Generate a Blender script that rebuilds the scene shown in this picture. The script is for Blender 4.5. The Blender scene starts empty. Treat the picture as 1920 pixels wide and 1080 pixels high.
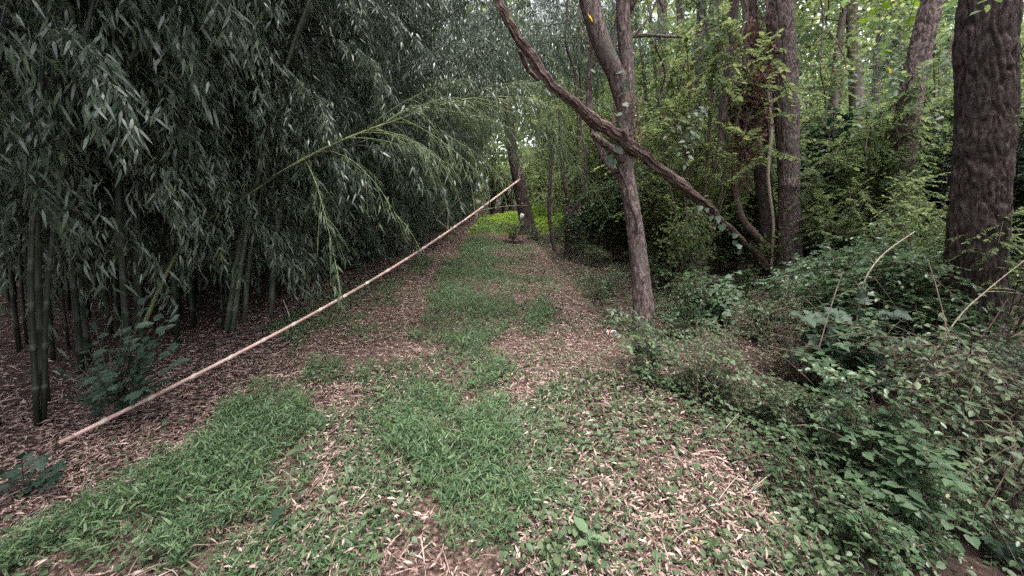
import bpy, math, random
import numpy as np
from mathutils import Vector, Matrix

R = math.radians
rng = np.random.default_rng(7)
random.seed(7)
scene = bpy.context.scene
COL = scene.collection

# ------------------------------------------------------------------ camera
F_PX, PITCH, CAM_H = 720.0, R(5.0), 1.6
HORIZON = 375.0
SHIFT_PX = (540.0 - F_PX * math.tan(PITCH)) - HORIZON      # photograph pixels (1920 wide)
cam_d = bpy.data.cameras.new('camera')
cam = bpy.data.objects.new('camera', cam_d)
COL.objects.link(cam)
cam.location = (0, 0, CAM_H)
cam.rotation_euler = (R(90) - PITCH, 0, 0)
cam_d.sensor_fit = 'HORIZONTAL'
cam_d.sensor_width = 36.0
cam_d.lens = 36.0 * F_PX / 1920.0
cam_d.shift_y = -SHIFT_PX / 1920.0
cam_d.clip_start = 0.05
cam_d.clip_end = 500.0
scene.camera = cam

# ------------------------------------------------------------------ sky, sun, exposure
SUN_EL, SUN_AZ = R(77), R(165)          # azimuth clockwise from +Y (the way the camera looks)
world = bpy.data.worlds.new('World')
scene.world = world
world.use_nodes = True
wn = world.node_tree
for n in list(wn.nodes):
    wn.nodes.remove(n)
w_out = wn.nodes.new('ShaderNodeOutputWorld')
w_bg = wn.nodes.new('ShaderNodeBackground')
w_hs = wn.nodes.new('ShaderNodeHueSaturation')
w_sky = wn.nodes.new('ShaderNodeTexSky')
w_sky.sky_type = 'NISHITA'
w_sky.sun_disc = False
w_sky.sun_elevation = SUN_EL
w_sky.sun_rotation = SUN_AZ
w_sky.dust_density = 4.0
w_hs.inputs['Saturation'].default_value = 0.32
w_bg.inputs['Strength'].default_value = 0.15
wn.links.new(w_sky.outputs[0], w_hs.inputs['Color'])
wn.links.new(w_hs.outputs[0], w_bg.inputs['Color'])
wn.links.new(w_bg.outputs[0], w_out.inputs['Surface'])

sun_d = bpy.data.lights.new('sun', 'SUN')
sun_d.energy = 1.4
sun_d.angle = R(20)
sun_d.color = (1.0, 0.97, 0.92)
sun = bpy.data.objects.new('sun', sun_d)
COL.objects.link(sun)
sd = Vector((math.sin(SUN_AZ) * math.cos(SUN_EL), math.cos(SUN_AZ) * math.cos(SUN_EL), math.sin(SUN_EL)))
sun.rotation_euler = sd.to_track_quat('Z', 'Y').to_euler()
sun.location = (0, 0, 30)

scene.view_settings.view_transform = 'Standard'
scene.view_settings.look = 'None'
scene.view_settings.gamma = 1.0
scene.view_settings.use_curve_mapping = False
scene.view_settings.exposure = 1.98
scene.render.engine = 'CYCLES'
cy = scene.cycles
cy.max_bounces = 4
cy.diffuse_bounces = 2
cy.use_adaptive_sampling = True
cy.adaptive_threshold = 0.02
cy.use_denoising = False
cy.glossy_bounces = 2
cy.transmission_bounces = 4
cy.transparent_max_bounces = 4
cy.caustics_reflective = False
cy.caustics_refractive = False
cy.sample_clamp_indirect = 6.0

# ------------------------------------------------------------------ pixel to place
def ray(u, v):
    xc = (u - 960.0) / F_PX
    yc = -(v - 540.0 + SHIFT_PX) / F_PX
    c, s = math.cos(PITCH), math.sin(PITCH)
    return np.array([xc, c + yc * s, yc * c - s])

def at(u, v, d):
    """the point d metres ahead of the camera that is seen at photograph pixel u, v"""
    r = ray(u, v)
    return np.array([0, 0, CAM_H]) + r * (d / r[1])

def seen_u(x, y):
    """photograph column of a place"""
    return 960.0 + F_PX * x / max(y * math.cos(PITCH) + .02, .05)

def on_ground(u, v):
    r = ray(u, v)
    t = -CAM_H / r[2]
    p = np.array([0, 0, CAM_H]) + r * t
    p[2] = gz(p[0], p[1])
    return p

# ------------------------------------------------------------------ noise
def _hash(ix, iy, iz, seed):
    h = (ix * 374761393 + iy * 668265263 + iz * 2147483647 + seed * 974634777) & 0xffffffff
    h = ((h ^ (h >> 13)) * 1274126177) & 0xffffffff
    return ((h ^ (h >> 16)) & 0xffff) / 65535.0

def vnoise(x, y, z=0.0, seed=0):
    x, y, z = np.broadcast_arrays(np.asarray(x, float), np.asarray(y, float), np.asarray(z, float))
    ix, iy, iz = np.floor(x).astype(np.int64), np.floor(y).astype(np.int64), np.floor(z).astype(np.int64)
    fx, fy, fz = x - ix, y - iy, z - iz
    fx, fy, fz = fx * fx * (3 - 2 * fx), fy * fy * (3 - 2 * fy), fz * fz * (3 - 2 * fz)
    r = 0.0
    for dx in (0, 1):
        for dy in (0, 1):
            for dz in (0, 1):
                w = (fx if dx else 1 - fx) * (fy if dy else 1 - fy) * (fz if dz else 1 - fz)
                r = r + w * _hash(ix + dx, iy + dy, iz + dz, seed)
    return r

def gz(x, y):
    """height of the ground"""
    x = np.asarray(x, float); y = np.asarray(y, float)
    h = 0.05 * (vnoise(x * .6, y * .6, 0, 3) - .5) + 0.02 * (vnoise(x * 2.1, y * 2.1, 0, 4) - .5)
    h = h + 0.25 * np.clip((-x - 3.6) / 3.0, 0, 1) ** 1.5 + 0.02 * np.clip(y - 15, 0, 60)
    return h

# ------------------------------------------------------------------ mesh helpers
def new_mesh(name, V, F, mat, smooth=False):
    """V (n,3) and F (m,k) -> mesh with one material"""
    V = np.ascontiguousarray(V, dtype=np.float32)
    me = bpy.data.meshes.new(name)
    Fs = F if isinstance(F, list) else [F]
    Fs = [np.asarray(f, dtype=np.int32) for f in Fs if len(f)]
    me.vertices.add(len(V))
    me.vertices.foreach_set('co', V.ravel())
    nl = sum(f.size for f in Fs)
    npoly = sum(len(f) for f in Fs)
    me.loops.add(nl)
    me.loops.foreach_set('vertex_index', np.concatenate([f.ravel() for f in Fs]))
    me.polygons.add(npoly)
    starts, s = [], 0
    for f in Fs:
        starts.append(s + np.arange(len(f)) * f.shape[1]); s += f.size
    me.polygons.foreach_set('loop_start', np.concatenate(starts).astype(np.int32))
    if smooth:
        me.polygons.foreach_set('use_smooth', np.ones(npoly, dtype=bool))
    me.materials.append(mat)
    me.update(calc_edges=True)
    return me

def link(name, data, parent=None, loc=None, rot=None, scale=None):
    o = bpy.data.objects.new(name, data)
    COL.objects.link(o)
    if parent is not None:
        o.parent = parent
    if loc is not None:
        o.location = loc
    if rot is not None:
        o.rotation_euler = rot
    if scale is not None:
        o.scale = (scale,) * 3 if np.isscalar(scale) else scale
    return o

def tag(o, label, cat, group=None, kind=None):
    o['label'] = label
    if cat:
        o['category'] = cat
    if group:
        o['group'] = group
    if kind:
        o['kind'] = kind
    return o

def thing(name, label, cat, loc=(0, 0, 0), rot=(0, 0, 0), group=None, scale=1.0):
    o = link(name, None, None, loc, rot, scale)
    o.empty_display_size = 0.2
    return tag(o, label, cat, group)

class Bag:
    """collects vertices and faces of one mesh"""
    def __init__(s):
        s.V, s.F, s.n = [], {}, 0
    def add(s, V, F):
        F = np.asarray(F)
        s.V.append(np.asarray(V)); s.F.setdefault(F.shape[1], []).append(F + s.n); s.n += len(V)
    def mesh(s, name, mat, smooth=False):
        return new_mesh(name, np.concatenate(s.V), [np.concatenate(f) for f in s.F.values()], mat, smooth)

def norm(a):
    return a / np.maximum(np.linalg.norm(a, axis=-1, keepdims=True), 1e-9)

def spline(pts, n):
    """Catmull-Rom through the points (any number of columns), n samples"""
    P = np.asarray(pts, float)
    P = np.vstack([2 * P[0] - P[1], P, 2 * P[-1] - P[-2]])
    m = len(P) - 3
    t = np.linspace(0, m, n)
    i = np.minimum(t.astype(int), m - 1)
    f = (t - i)[:, None]
    a, b, c, d = P[i], P[i + 1], P[i + 2], P[i + 3]
    return .5 * (2 * b + (c - a) * f + (2 * a - 5 * b + 4 * c - d) * f ** 2 + (3 * b - a - 3 * c + d) * f ** 3)

def tube(C, rad, segs, disp=None, cap=True):
    """a tube round the centre line C with radii rad; disp(theta, s, r) adds to the radius"""
    C = np.asarray(C, float); n = len(C)
    rad = np.broadcast_to(np.asarray(rad, float), (n,))
    T = norm(np.gradient(C, axis=0))
    ref = np.array([1.0, 0, 0]) if abs(T[0][0]) < .8 else np.array([0, 1.0, 0])
    U = np.zeros((n, 3))
    for k in range(n):
        ref = ref - T[k] * ref.dot(T[k]); ref = ref / np.linalg.norm(ref); U[k] = ref
    W = np.cross(T, U)
    th = np.linspace(0, 2 * math.pi, segs, endpoint=False)
    s = np.concatenate([[0], np.cumsum(np.linalg.norm(np.diff(C, axis=0), axis=1))])
    r = np.repeat(rad[:, None], segs, 1)
    if disp is not None:
        r = r + disp(np.broadcast_to(th, r.shape), np.broadcast_to(s[:, None], r.shape), r)
    V = C[:, None] + r[..., None] * (np.cos(th)[None, :, None] * U[:, None] + np.sin(th)[None, :, None] * W[:, None])
    V = V.reshape(-1, 3)
    i = np.arange(n - 1)[:, None] * segs; j = np.arange(segs)[None]
    j2 = (j + 1) % segs
    Q = np.stack([i + j, i + j2, i + segs + j2, i + segs + j], -1).reshape(-1, 4)
    if cap:   # close both ends with quads to a centre point
        V = np.vstack([V, C[0], C[-1]])
        a, b = len(V) - 2, len(V) - 1
        jj = np.arange(segs); k2 = (jj + 1) % segs
        T1 = np.stack([np.full(segs, a), k2, jj], -1)
        T2 = np.stack([np.full(segs, b), (n - 1) * segs + jj, (n - 1) * segs + k2], -1)
        return V, Q, np.vstack([T1, T2])
    return V, Q, np.zeros((0, 3), int)

def add_tube(bag, C, rad, segs, disp=None, cap=True):
    V, Q, T = tube(C, rad, segs, disp, cap)
    n = bag.n
    bag.add(V, Q)
    if len(T):
        bag.F.setdefault(3, []).append(T + n)

# leaf outlines: rows of (along, across, up), faces as triangles
TEMPL = {
    'narrow': (np.array([[0, 0, 0], [.28, .5, .01], [.28, -.5, .01], [.65, .36, -.04], [.65, -.36, -.04], [1, 0, -.14]]),
               np.array([[0, 2, 1], [1, 2, 4], [1, 4, 3], [3, 4, 5]])),
    'dia': (np.array([[0, 0, 0], [.4, .5, .03], [1, 0, -.06], [.4, -.5, .03]]), np.array([[0, 3, 2], [0, 2, 1]])),
    'curl': (np.array([[0, 0, 0], [.35, .5, .10], [1, .1, -.02], [.5, -.5, .06]]), np.array([[0, 3, 2], [0, 2, 1]])),
    'oval': (np.array([[0, 0, 0], [.25, .42, .05], [.25, -.42, .05], [.62, .42, .04], [.62, -.42, .04], [1, 0, -.08], [.45, 0, -.03]]),
             np.array([[0, 6, 1], [0, 2, 6], [1, 6, 3], [2, 4, 6], [3, 6, 5], [4, 5, 6]])),
    'blade': (np.array([[0, .5, 0], [0, -.5, 0], [.5, .42, .06], [.5, -.42, .06], [1, 0, -.12]]),
              np.array([[0, 1, 3], [0, 3, 2], [2, 3, 4]])),
    'heart': (np.array([[.06, 0, 0], [-.1, .25, .03], [.08, .5, .06], [.45, .46, .04], [.75, .22, 0], [1.02, 0, -.1],
                        [.75, -.22, 0], [.45, -.46, .04], [.08, -.5, .06], [-.1, -.25, .03], [.4, 0, -.03]]),
              np.array([[10, 0, 1], [10, 1, 2], [10, 2, 3], [10, 3, 4], [10, 4, 5], [10, 5, 6], [10, 6, 7], [10, 7, 8], [10, 8, 9], [10, 9, 0]])),
    'maple': (np.array([[0, 0, 0], [-.02, .2, .01], [.12, .48, .0], [.22, .3, .02], [.5, .62, -.05], [.48, .28, .02], [.66, .22, .0], [1, 0, -.12],
                        [.66, -.22, .0], [.48, -.28, .02], [.5, -.62, -.05], [.22, -.3, .02], [.12, -.48, .0], [-.02, -.2, .01], [.35, 0, -.02]]),
              np.array([[14, k, (k + 1) % 14] for k in range(14)])),
}

def leaf_arrays(P, D, N, L, Wd, shape):
    tv, tf = TEMPL[shape]
    P = np.asarray(P); n = len(P)
    D = norm(np.asarray(D)); S = norm(np.cross(D, np.asarray(N) + 1e-4)); N2 = np.cross(S, D)
    L = np.broadcast_to(np.asarray(L, float), (n,)); Wd = np.broadcast_to(np.asarray(Wd, float), (n,))
    V = (P[:, None] + D[:, None] * (L[:, None, None] * tv[None, :, 0:1]) + S[:, None] * (Wd[:, None, None] * tv[None, :, 1:2])
         + N2[:, None] * (L[:, None, None] * tv[None, :, 2:3]))
    F = (np.arange(n) * len(tv))[:, None, None] + tf[None]
    return V.reshape(-1, 3), F.reshape(-1, 3)

def rand_unit(n, g=rng):
    return norm(g.normal(size=(n, 3)))

# ------------------------------------------------------------------ materials
def mat_base(name):
    m = bpy.data.materials.new(name)
    m.use_nodes = True
    nt = m.node_tree
    for n in list(nt.nodes):
        nt.nodes.remove(n)
    out = nt.nodes.new('ShaderNodeOutputMaterial')
    return m, nt, out

def ramp(nt, fac, stops):
    r = nt.nodes.new('ShaderNodeValToRGB')
    el = r.color_ramp.elements
    while len(el) < len(stops):
        el.new(0.5)
    for e, (p, c) in zip(el, stops):
        e.position = p; e.color = (*c, 1)
    nt.links.new(fac, r.inputs['Fac'])
    return r.outputs['Color']

def leaf_mat(name, stops, rough=0.45, transl=0.3, spec=0.5, tboost=1.6):
    """leaf colour varies from leaf to leaf and from plant to plant; light passes through the blade"""
    m, nt, out = mat_base(name)
    g = nt.nodes.new('ShaderNodeNewGeometry')
    oi = nt.nodes.new('ShaderNodeObjectInfo')
    mx = nt.nodes.new('ShaderNodeMath'); mx.operation = 'MULTIPLY_ADD'
    nt.links.new(g.outputs['Random Per Island'], mx.inputs[0]); mx.inputs[1].default_value = 0.66
    m2 = nt.nodes.new('ShaderNodeMath'); m2.operation = 'MULTIPLY'; m2.inputs[1].default_value = 0.34
    nt.links.new(oi.outputs['Random'], m2.inputs[0]); nt.links.new(m2.outputs[0], mx.inputs[2])
    col = ramp(nt, mx.outputs[0], stops)
    p = nt.nodes.new('ShaderNodeBsdfPrincipled')
    nt.links.new(col, p.inputs['Base Color'])
    p.inputs['Roughness'].default_value = rough
    p.inputs['Specular IOR Level'].default_value = spec
    if transl > 0:
        t = nt.nodes.new('ShaderNodeBsdfTranslucent')
        hs = nt.nodes.new('ShaderNodeHueSaturation')
        hs.inputs['Hue'].default_value = 0.485; hs.inputs['Saturation'].default_value = 1.15; hs.inputs['Value'].default_value = tboost
        nt.links.new(col, hs.inputs['Color']); nt.links.new(hs.outputs[0], t.inputs['Color'])
        mix = nt.nodes.new('ShaderNodeMixShader'); mix.inputs[0].default_value = transl
        nt.links.new(p.outputs[0], mix.inputs[1]); nt.links.new(t.outputs[0], mix.inputs[2])
        nt.links.new(mix.outputs[0], out.inputs['Surface'])
    else:
        nt.links.new(p.outputs[0], out.inputs['Surface'])
    return m

def bloom_rings(m, period, colour):
    """the waxy pale band below each node of a culm"""
    nt = m.node_tree
    p = next(n for n in nt.nodes if n.type == 'BSDF_PRINCIPLED')
    old = p.inputs['Base Color'].links[0].from_socket
    tc = nt.nodes.new('ShaderNodeTexCoord'); sx = nt.nodes.new('ShaderNodeSeparateXYZ')
    nt.links.new(tc.outputs['Object'], sx.inputs[0])
    d = nt.nodes.new('ShaderNodeMath'); d.operation = 'DIVIDE'; d.inputs[1].default_value = period
    fr = nt.nodes.new('ShaderNodeMath'); fr.operation = 'FRACT'
    nt.links.new(sx.outputs['Z'], d.inputs[0]); nt.links.new(d.outputs[0], fr.inputs[0])
    f = ramp(nt, fr.outputs[0], [(.84, (0, 0, 0)), (.95, (.45, .45, .45)), (.985, (.5, .5, .5)), (1.0, (0, 0, 0))])
    mx = nt.nodes.new('ShaderNodeMix'); mx.data_type = 'RGBA'
    nt.links.new(f, mx.inputs[0]); nt.links.new(old, mx.inputs[6]); mx.inputs[7].default_value = (*colour, 1)
    nt.links.new(mx.outputs[2], p.inputs['Base Color'])

def noise_mat(name, stops, scale=(1, 1, 1), nscale=6.0, detail=6.0, rough=0.9, bump=0.5, bdist=0.02, spec=0.2, coord='Object', stops2=None):
    m, nt, out = mat_base(name)
    tc = nt.nodes.new('ShaderNodeTexCoord')
    mp = nt.nodes.new('ShaderNodeMapping'); mp.inputs['Scale'].default_value = scale
    nt.links.new(tc.outputs[coord], mp.inputs[0])
    no = nt.nodes.new('ShaderNodeTexNoise'); no.inputs['Scale'].default_value = nscale; no.inputs['Detail'].default_value = detail
    no.inputs['Roughness'].default_value = 0.65
    nt.links.new(mp.outputs[0], no.inputs['Vector'])
    col = ramp(nt, no.outputs['Fac'], stops)
    if stops2:   # lichen or stain patches on a larger scale
        n2 = nt.nodes.new('ShaderNodeTexNoise'); n2.inputs['Scale'].default_value = 2.3; n2.inputs['Detail'].default_value = 4
        nt.links.new(tc.outputs[coord], n2.inputs['Vector'])
        f = ramp(nt, n2.outputs['Fac'], [(0.5, (0, 0, 0)), (0.68, (1, 1, 1))])
        mxn = nt.nodes.new('ShaderNodeMix'); mxn.data_type = 'RGBA'
        nt.links.new(f, mxn.inputs[0]); nt.links.new(col, mxn.inputs[6]); mxn.inputs[7].default_value = (*stops2, 1)
        col = mxn.outputs[2]
    p = nt.nodes.new('ShaderNodeBsdfPrincipled')
    nt.links.new(col, p.inputs['Base Color'])
    p.inputs['Roughness'].default_value = rough
    p.inputs['Specular IOR Level'].default_value = spec
    if bump:
        b = nt.nodes.new('ShaderNodeBump'); b.inputs['Strength'].default_value = bump; b.inputs['Distance'].default_value = bdist
        nt.links.new(no.outputs['Fac'], b.inputs['Height']); nt.links.new(b.outputs[0], p.inputs['Normal'])
    nt.links.new(p.outputs[0], out.inputs['Surface'])
    return m

M = {}
M['soil'] = noise_mat('soil', [(.3, (.022, .014, .012)), (.5, (.055, .035, .030)), (.7, (.11, .075, .064))], nscale=34, detail=9, bump=.9, bdist=.03)
M['path'] = noise_mat('path_soil', [(.35, (.03, .019, .016)), (.5, (.09, .056, .047)), (.6, (.20, .135, .115)), (.72, (.36, .26, .22))], nscale=46, detail=10, bump=.9, bdist=.02)
M['bark'] = noise_mat('bark', [(.36, (.032, .022, .021)), (.5, (.125, .09, .086)), (.64, (.26, .205, .195))], scale=(5, 5, 1.8), nscale=7, detail=9, bump=.9, bdist=.02, stops2=(.115, .10, .085))
M['bark_dark'] = noise_mat('bark_dark', [(.34, (.03, .021, .020)), (.52, (.072, .052, .050)), (.70, (.135, .105, .10))], scale=(5, 5, 1.8), nscale=7, detail=9, bump=.9, bdist=.02)
M['bark_pale'] = noise_mat('bark_pale', [(.3, (.09, .07, .06)), (.5, (.20, .16, .14)), (.72, (.34, .29, .26))], scale=(7, 7, 1.6), nscale=3.5, detail=8, bump=.7, bdist=.015)
M['shaggy'] = noise_mat('shaggy_bark', [(.28, (.035, .024, .022)), (.5, (.13, .088, .078)), (.7, (.31, .235, .21))], nscale=30, detail=8, bump=.8, bdist=.01, stops2=(.10, .07, .06))
M['twig'] = noise_mat('twig_bark', [(.3, (.06, .042, .034)), (.7, (.17, .13, .105))], nscale=20, detail=3, bump=.2)
M['cane'] = noise_mat('dry_cane', [(.3, (.26, .20, .155)), (.7, (.48, .40, .33))], nscale=25, detail=4, bump=.2, rough=.6)
M['culm'] = noise_mat('bamboo_culm', [(.3, (.010, .013, .008)), (.55, (.022, .028, .017)), (.75, (.06, .068, .045))], scale=(6, 6, .8), nscale=3, detail=4, bump=.05, rough=.45, spec=.4)
M['culm_mid'] = noise_mat('bamboo_culm_grey', [(.3, (.045, .055, .038)), (.7, (.11, .12, .085))], scale=(6, 6, 1), nscale=3, detail=4, bump=.05, rough=.5, spec=.3)
M['culm_young'] = noise_mat('bamboo_culm_olive', [(.3, (.13, .17, .07)), (.7, (.26, .29, .14))], scale=(6, 6, 1), nscale=3, detail=4, bump=.05, rough=.4, spec=.4)
M['pole'] = noise_mat('dry_bamboo', [(.25, (.34, .20, .165)), (.5, (.56, .37, .32)), (.75, (.72, .53, .47))], scale=(1, 1, 1), nscale=9, detail=6, bump=.08, rough=.5, spec=.4, stops2=(.30, .21, .18))
M['pole_node'] = noise_mat('dry_bamboo_node', [(.3, (.45, .34, .29)), (.7, (.72, .62, .56))], nscale=30, detail=3, bump=.2, rough=.6)
bloom_rings(M['culm'], .30, (.10, .11, .085))
M['bam'] = leaf_mat('bamboo_leaf', [(0, (.034, .054, .034)), (.5, (.075, .108, .068)), (.88, (.14, .178, .115)), (.965, (.20, .215, .13)), (1, (.50, .43, .27))], rough=.34, transl=.30, spec=.95)
M['bam_light'] = leaf_mat('bamboo_leaf_young', [(0, (.065, .095, .058)), (.6, (.11, .15, .088)), (1, (.21, .25, .15))], rough=.4, transl=.35, spec=.6)
M['litter'] = leaf_mat('dry_leaf', [(0, (.05, .026, .023)), (.28, (.15, .088, .076)), (.52, (.31, .21, .182)), (.78, (.46, .345, .305)), (.94, (.66, .545, .49)), (1, (.84, .74, .68))], rough=.5, transl=.0, spec=.35)
M['grass'] = leaf_mat('stilt_grass', [(0, (.042, .080, .036)), (.55, (.082, .145, .066)), (.88, (.14, .20, .095)), (1, (.40, .34, .2))], rough=.5, transl=.3, spec=.4)
M['weed'] = leaf_mat('weed_leaf', [(0, (.038, .062, .03)), (.6, (.078, .115, .056)), (1, (.15, .185, .095))], rough=.5, transl=.25, spec=.45)
M['shrub'] = leaf_mat('shrub_leaf', [(0, (.03, .064, .03)), (.6, (.066, .122, .056)), (.95, (.14, .20, .10)), (1, (.34, .31, .16))], rough=.38, transl=.28, spec=.6)
M['shrub_mid'] = leaf_mat('shrub_leaf_mid', [(0, (.05, .09, .05)), (.6, (.10, .155, .085)), (1, (.17, .22, .13))], rough=.5, transl=.3, spec=.4)
M['shrub_pale'] = leaf_mat('shrub_leaf_pale', [(0, (.09, .15, .085)), (.6, (.15, .22, .12)), (1, (.22, .29, .17))], rough=.45, transl=.3, spec=.5)
M['wood_leaf'] = leaf_mat('woodland_leaf', [(0, (.055, .084, .040)), (.5, (.108, .15, .068)), (.93, (.21, .24, .115)), (1, (.38, .33, .14))], rough=.5, transl=.55, spec=.4, tboost=2.0)
M['wood_leaf_dark'] = leaf_mat('woodland_leaf_dark', [(0, (.034, .06, .032)), (.6, (.066, .105, .052)), (1, (.13, .165, .085))], rough=.45, transl=.38, spec=.5, tboost=1.8)
M['maple'] = leaf_mat('maple_leaf', [(0, (.05, .08, .056)), (1, (.085, .12, .086))], rough=.55, transl=.2, spec=.4)
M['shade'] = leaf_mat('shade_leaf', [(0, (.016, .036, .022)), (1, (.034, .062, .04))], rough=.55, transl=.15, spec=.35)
M['vine_leaf'] = leaf_mat('vine_leaf', [(0, (.065, .105, .07)), (1, (.13, .175, .125))], rough=.5, transl=.25, spec=.45)
M['yellow'] = leaf_mat('yellow_leaf', [(0, (.75, .56, .03)), (1, (.80, .62, .06))], rough=.5, transl=.4, spec=.4, tboost=1.1)
M['orange'] = leaf_mat('orange_leaf', [(0, (.48, .17, .07)), (1, (.55, .22, .1))], rough=.6, transl=.1, spec=.3)
M['dead_vine'] = leaf_mat('withered_leaf', [(0, (.09, .05, .042)), (.6, (.17, .10, .082)), (1, (.28, .185, .15))], rough=.7, transl=.2, spec=.2)
M['glow_leaf'] = leaf_mat('sunlit_green_leaf', [(0, (.10, .17, .035)), (.6, (.20, .31, .06)), (1, (.34, .43, .11))], rough=.5, transl=.45, spec=.4, tboost=1.6)  # bright leaf colour stands in for sunlight, as at the path end
M['white'] = noise_mat('white_paper', [(.3, (.72, .72, .74)), (.7, (.85, .85, .87))], nscale=12, bump=.2, rough=.5)
M['red'] = noise_mat('red_print', [(.3, (.55, .10, .12)), (.7, (.66, .2, .22))], nscale=12, bump=.2, rough=.45)
M['black'] = noise_mat('black_wood', [(.3, (.008, .007, .007)), (.7, (.025, .02, .02))], nscale=25, bump=.5, rough=.8)

# ------------------------------------------------------------------ ground and path
def grid_sheet(name, xs, ys, zfun, mat):
    X, Y = np.meshgrid(xs, ys)
    V = np.stack([X.ravel(), Y.ravel(), zfun(X, Y).ravel()], -1)
    nx, ny = len(xs), len(ys)
    i = np.arange(ny - 1)[:, None] * nx; j = np.arange(nx - 1)[None]
    Q = np.stack([i + j, i + j + 1, i + nx + j + 1, i + nx + j], -1).reshape(-1, 4)
    return link(name, new_mesh(name, V, Q, mat, True))

def spaced(a, b, n, p=1.0):
    t = np.linspace(-1, 1, n)
    t = np.sign(t) * np.abs(t) ** p
    return (a + b) / 2 + t * (b - a) / 2

ground = grid_sheet('ground', spaced(-120, 120, 240, 2.6), np.concatenate([np.linspace(-30, 0, 30, endpoint=False), 160 * np.linspace(0, 1, 220) ** 2.2]), gz, M['soil'])
tag(ground, 'dark leafy soil of the wood on both sides of the path', None, kind='structure')

def path_mid(y):
    return -.35 - .035 * y

py_ = np.concatenate([np.linspace(-2, 12, 140), np.linspace(12.3, 34, 50)])
t_ = np.linspace(-1, 1, 40)
PX = path_mid(py_)[:, None] + t_[None] * (1.75 + .35 * (vnoise(py_ * .9, 0, 0, 11) - .5))[:, None]
PY = np.repeat(py_[:, None], 40, 1)
rut = -.03 * (np.exp(-((np.abs(t_) - .55) / .18) ** 2))[None] + .02 * np.exp(-(t_ / .3) ** 2)[None] - .02 * (np.abs(t_) > .97)[None]
PZ = gz(PX, PY) + .034 + rut
i = np.arange(len(py_) - 1)[:, None] * 40; j = np.arange(39)[None]
Q = np.stack([i + j, i + j + 1, i + 40 + j + 1, i + 40 + j], -1).reshape(-1, 4)
path = link('path', new_mesh('path', np.stack([PX.ravel(), PY.ravel(), PZ.ravel()], -1), Q, M['path'], True))
tag(path, 'brown footpath with two worn tracks running away between bamboo and wood', None, kind='structure')

# ------------------------------------------------------------------ scatter on the ground
def in_poly(x, y, poly):
    r = np.zeros(len(x), bool)
    p = np.asarray(poly)
    for a in range(len(p)):
        x1, y1 = p[a]; x2, y2 = p[a - 1]
        c = ((y1 > y) != (y2 > y)) & (x < (x2 - x1) * (y - y1) / (y2 - y1 + 1e-12) + x1)
        r ^= c
    return r

def gpoly(px):
    return [tuple(on_ground(u, v)[:2]) for u, v in px]

# patches as they lie on the ground (corners found from the photograph)
P_GRASS = [gpoly(p) for p in (
    [(0, 1075), (140, 960), (330, 880), (420, 790), (560, 720), (600, 760), (585, 850), (560, 930), (420, 1010), (360, 1100), (0, 1100)],
    [(790, 745), (870, 725), (960, 770), (985, 830), (960, 900), (985, 960), (960, 1040), (930, 1100), (820, 1100), (800, 1000), (780, 900), (740, 830)],
    [(840, 500), (885, 450), (925, 450), (930, 520), (940, 580), (935, 640), (860, 650), (780, 650), (800, 580)],
    [(850, 640), (930, 635), (925, 700), (930, 760), (840, 750), (835, 700)],
    [(590, 690), (640, 680), (650, 720), (590, 740)],
    [(770, 500), (810, 485), (800, 520), (760, 520)],
    [(985, 560), (1010, 540), (1040, 600), (1000, 620)],
    [(880, 440), (960, 395), (1000, 420), (960, 440)],
)]
P_MIX = [gpoly(p) for p in (      # grass and weeds mixed with dry leaves
    [(560, 720), (700, 690), (860, 650), (960, 680), (960, 770), (800, 745), (740, 830), (790, 1000), (820, 1100), (360, 1100), (560, 930)],
    [(930, 450), (1000, 470), (1060, 560), (1000, 640), (940, 640)],
    [(960, 770), (1100, 700), (1260, 740), (1500, 900), (1500, 1100), (930, 1100), (985, 960)],
    [(620, 540), (760, 520), (700, 620), (560, 660), (520, 620)],
)]
P_LITTER = [gpoly(p) for p in (
    [(0, 1060), (0, 960), (120, 850), (340, 660), (540, 560), (680, 500), (800, 440), (880, 430), (850, 480), (800, 560), (770, 640), (700, 640), (560, 710), (420, 780), (330, 880), (140, 960)],
    [(600, 790), (640, 720), (700, 690), (690, 760), (640, 830)],
    [(960, 660), (1080, 650), (1110, 690), (1000, 760), (960, 740)],
    [(1000, 560), (1060, 540), (1130, 620), (1100, 660), (1040, 640)],
    [(1000, 940), (1200, 880), (1420, 900), (1440, 1100), (960, 1100)],
)]

def any_poly(x, y, polys):
    r = np.zeros(len(x), bool)
    for p in polys:
        r |= in_poly(x, y, p)
    return r

def candidates(n, y0, y1, x0, x1, p=1.0):
    """points on the ground, closer together near the camera"""
    u = rng.random(n)
    if p == 1.0:
        y = y0 * (y1 / y0) ** u
    else:
        y = (y0 ** (1 - p) + u * (y1 ** (1 - p) - y0 ** (1 - p))) ** (1 / (1 - p))
    x = x0 + rng.random(n) * (x1 - x0)
    keep = np.abs(x) < y * 1.42 + .35
    return x[keep], y[keep]

def top_z(x, y):
    """ground or path surface"""
    half = 1.7
    t = np.abs(x - path_mid(y)) / half
    return gz(x, y) + np.where(t < 1, .03 - .025 * np.exp(-((t - .55) / .18) ** 2), 0)

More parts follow.
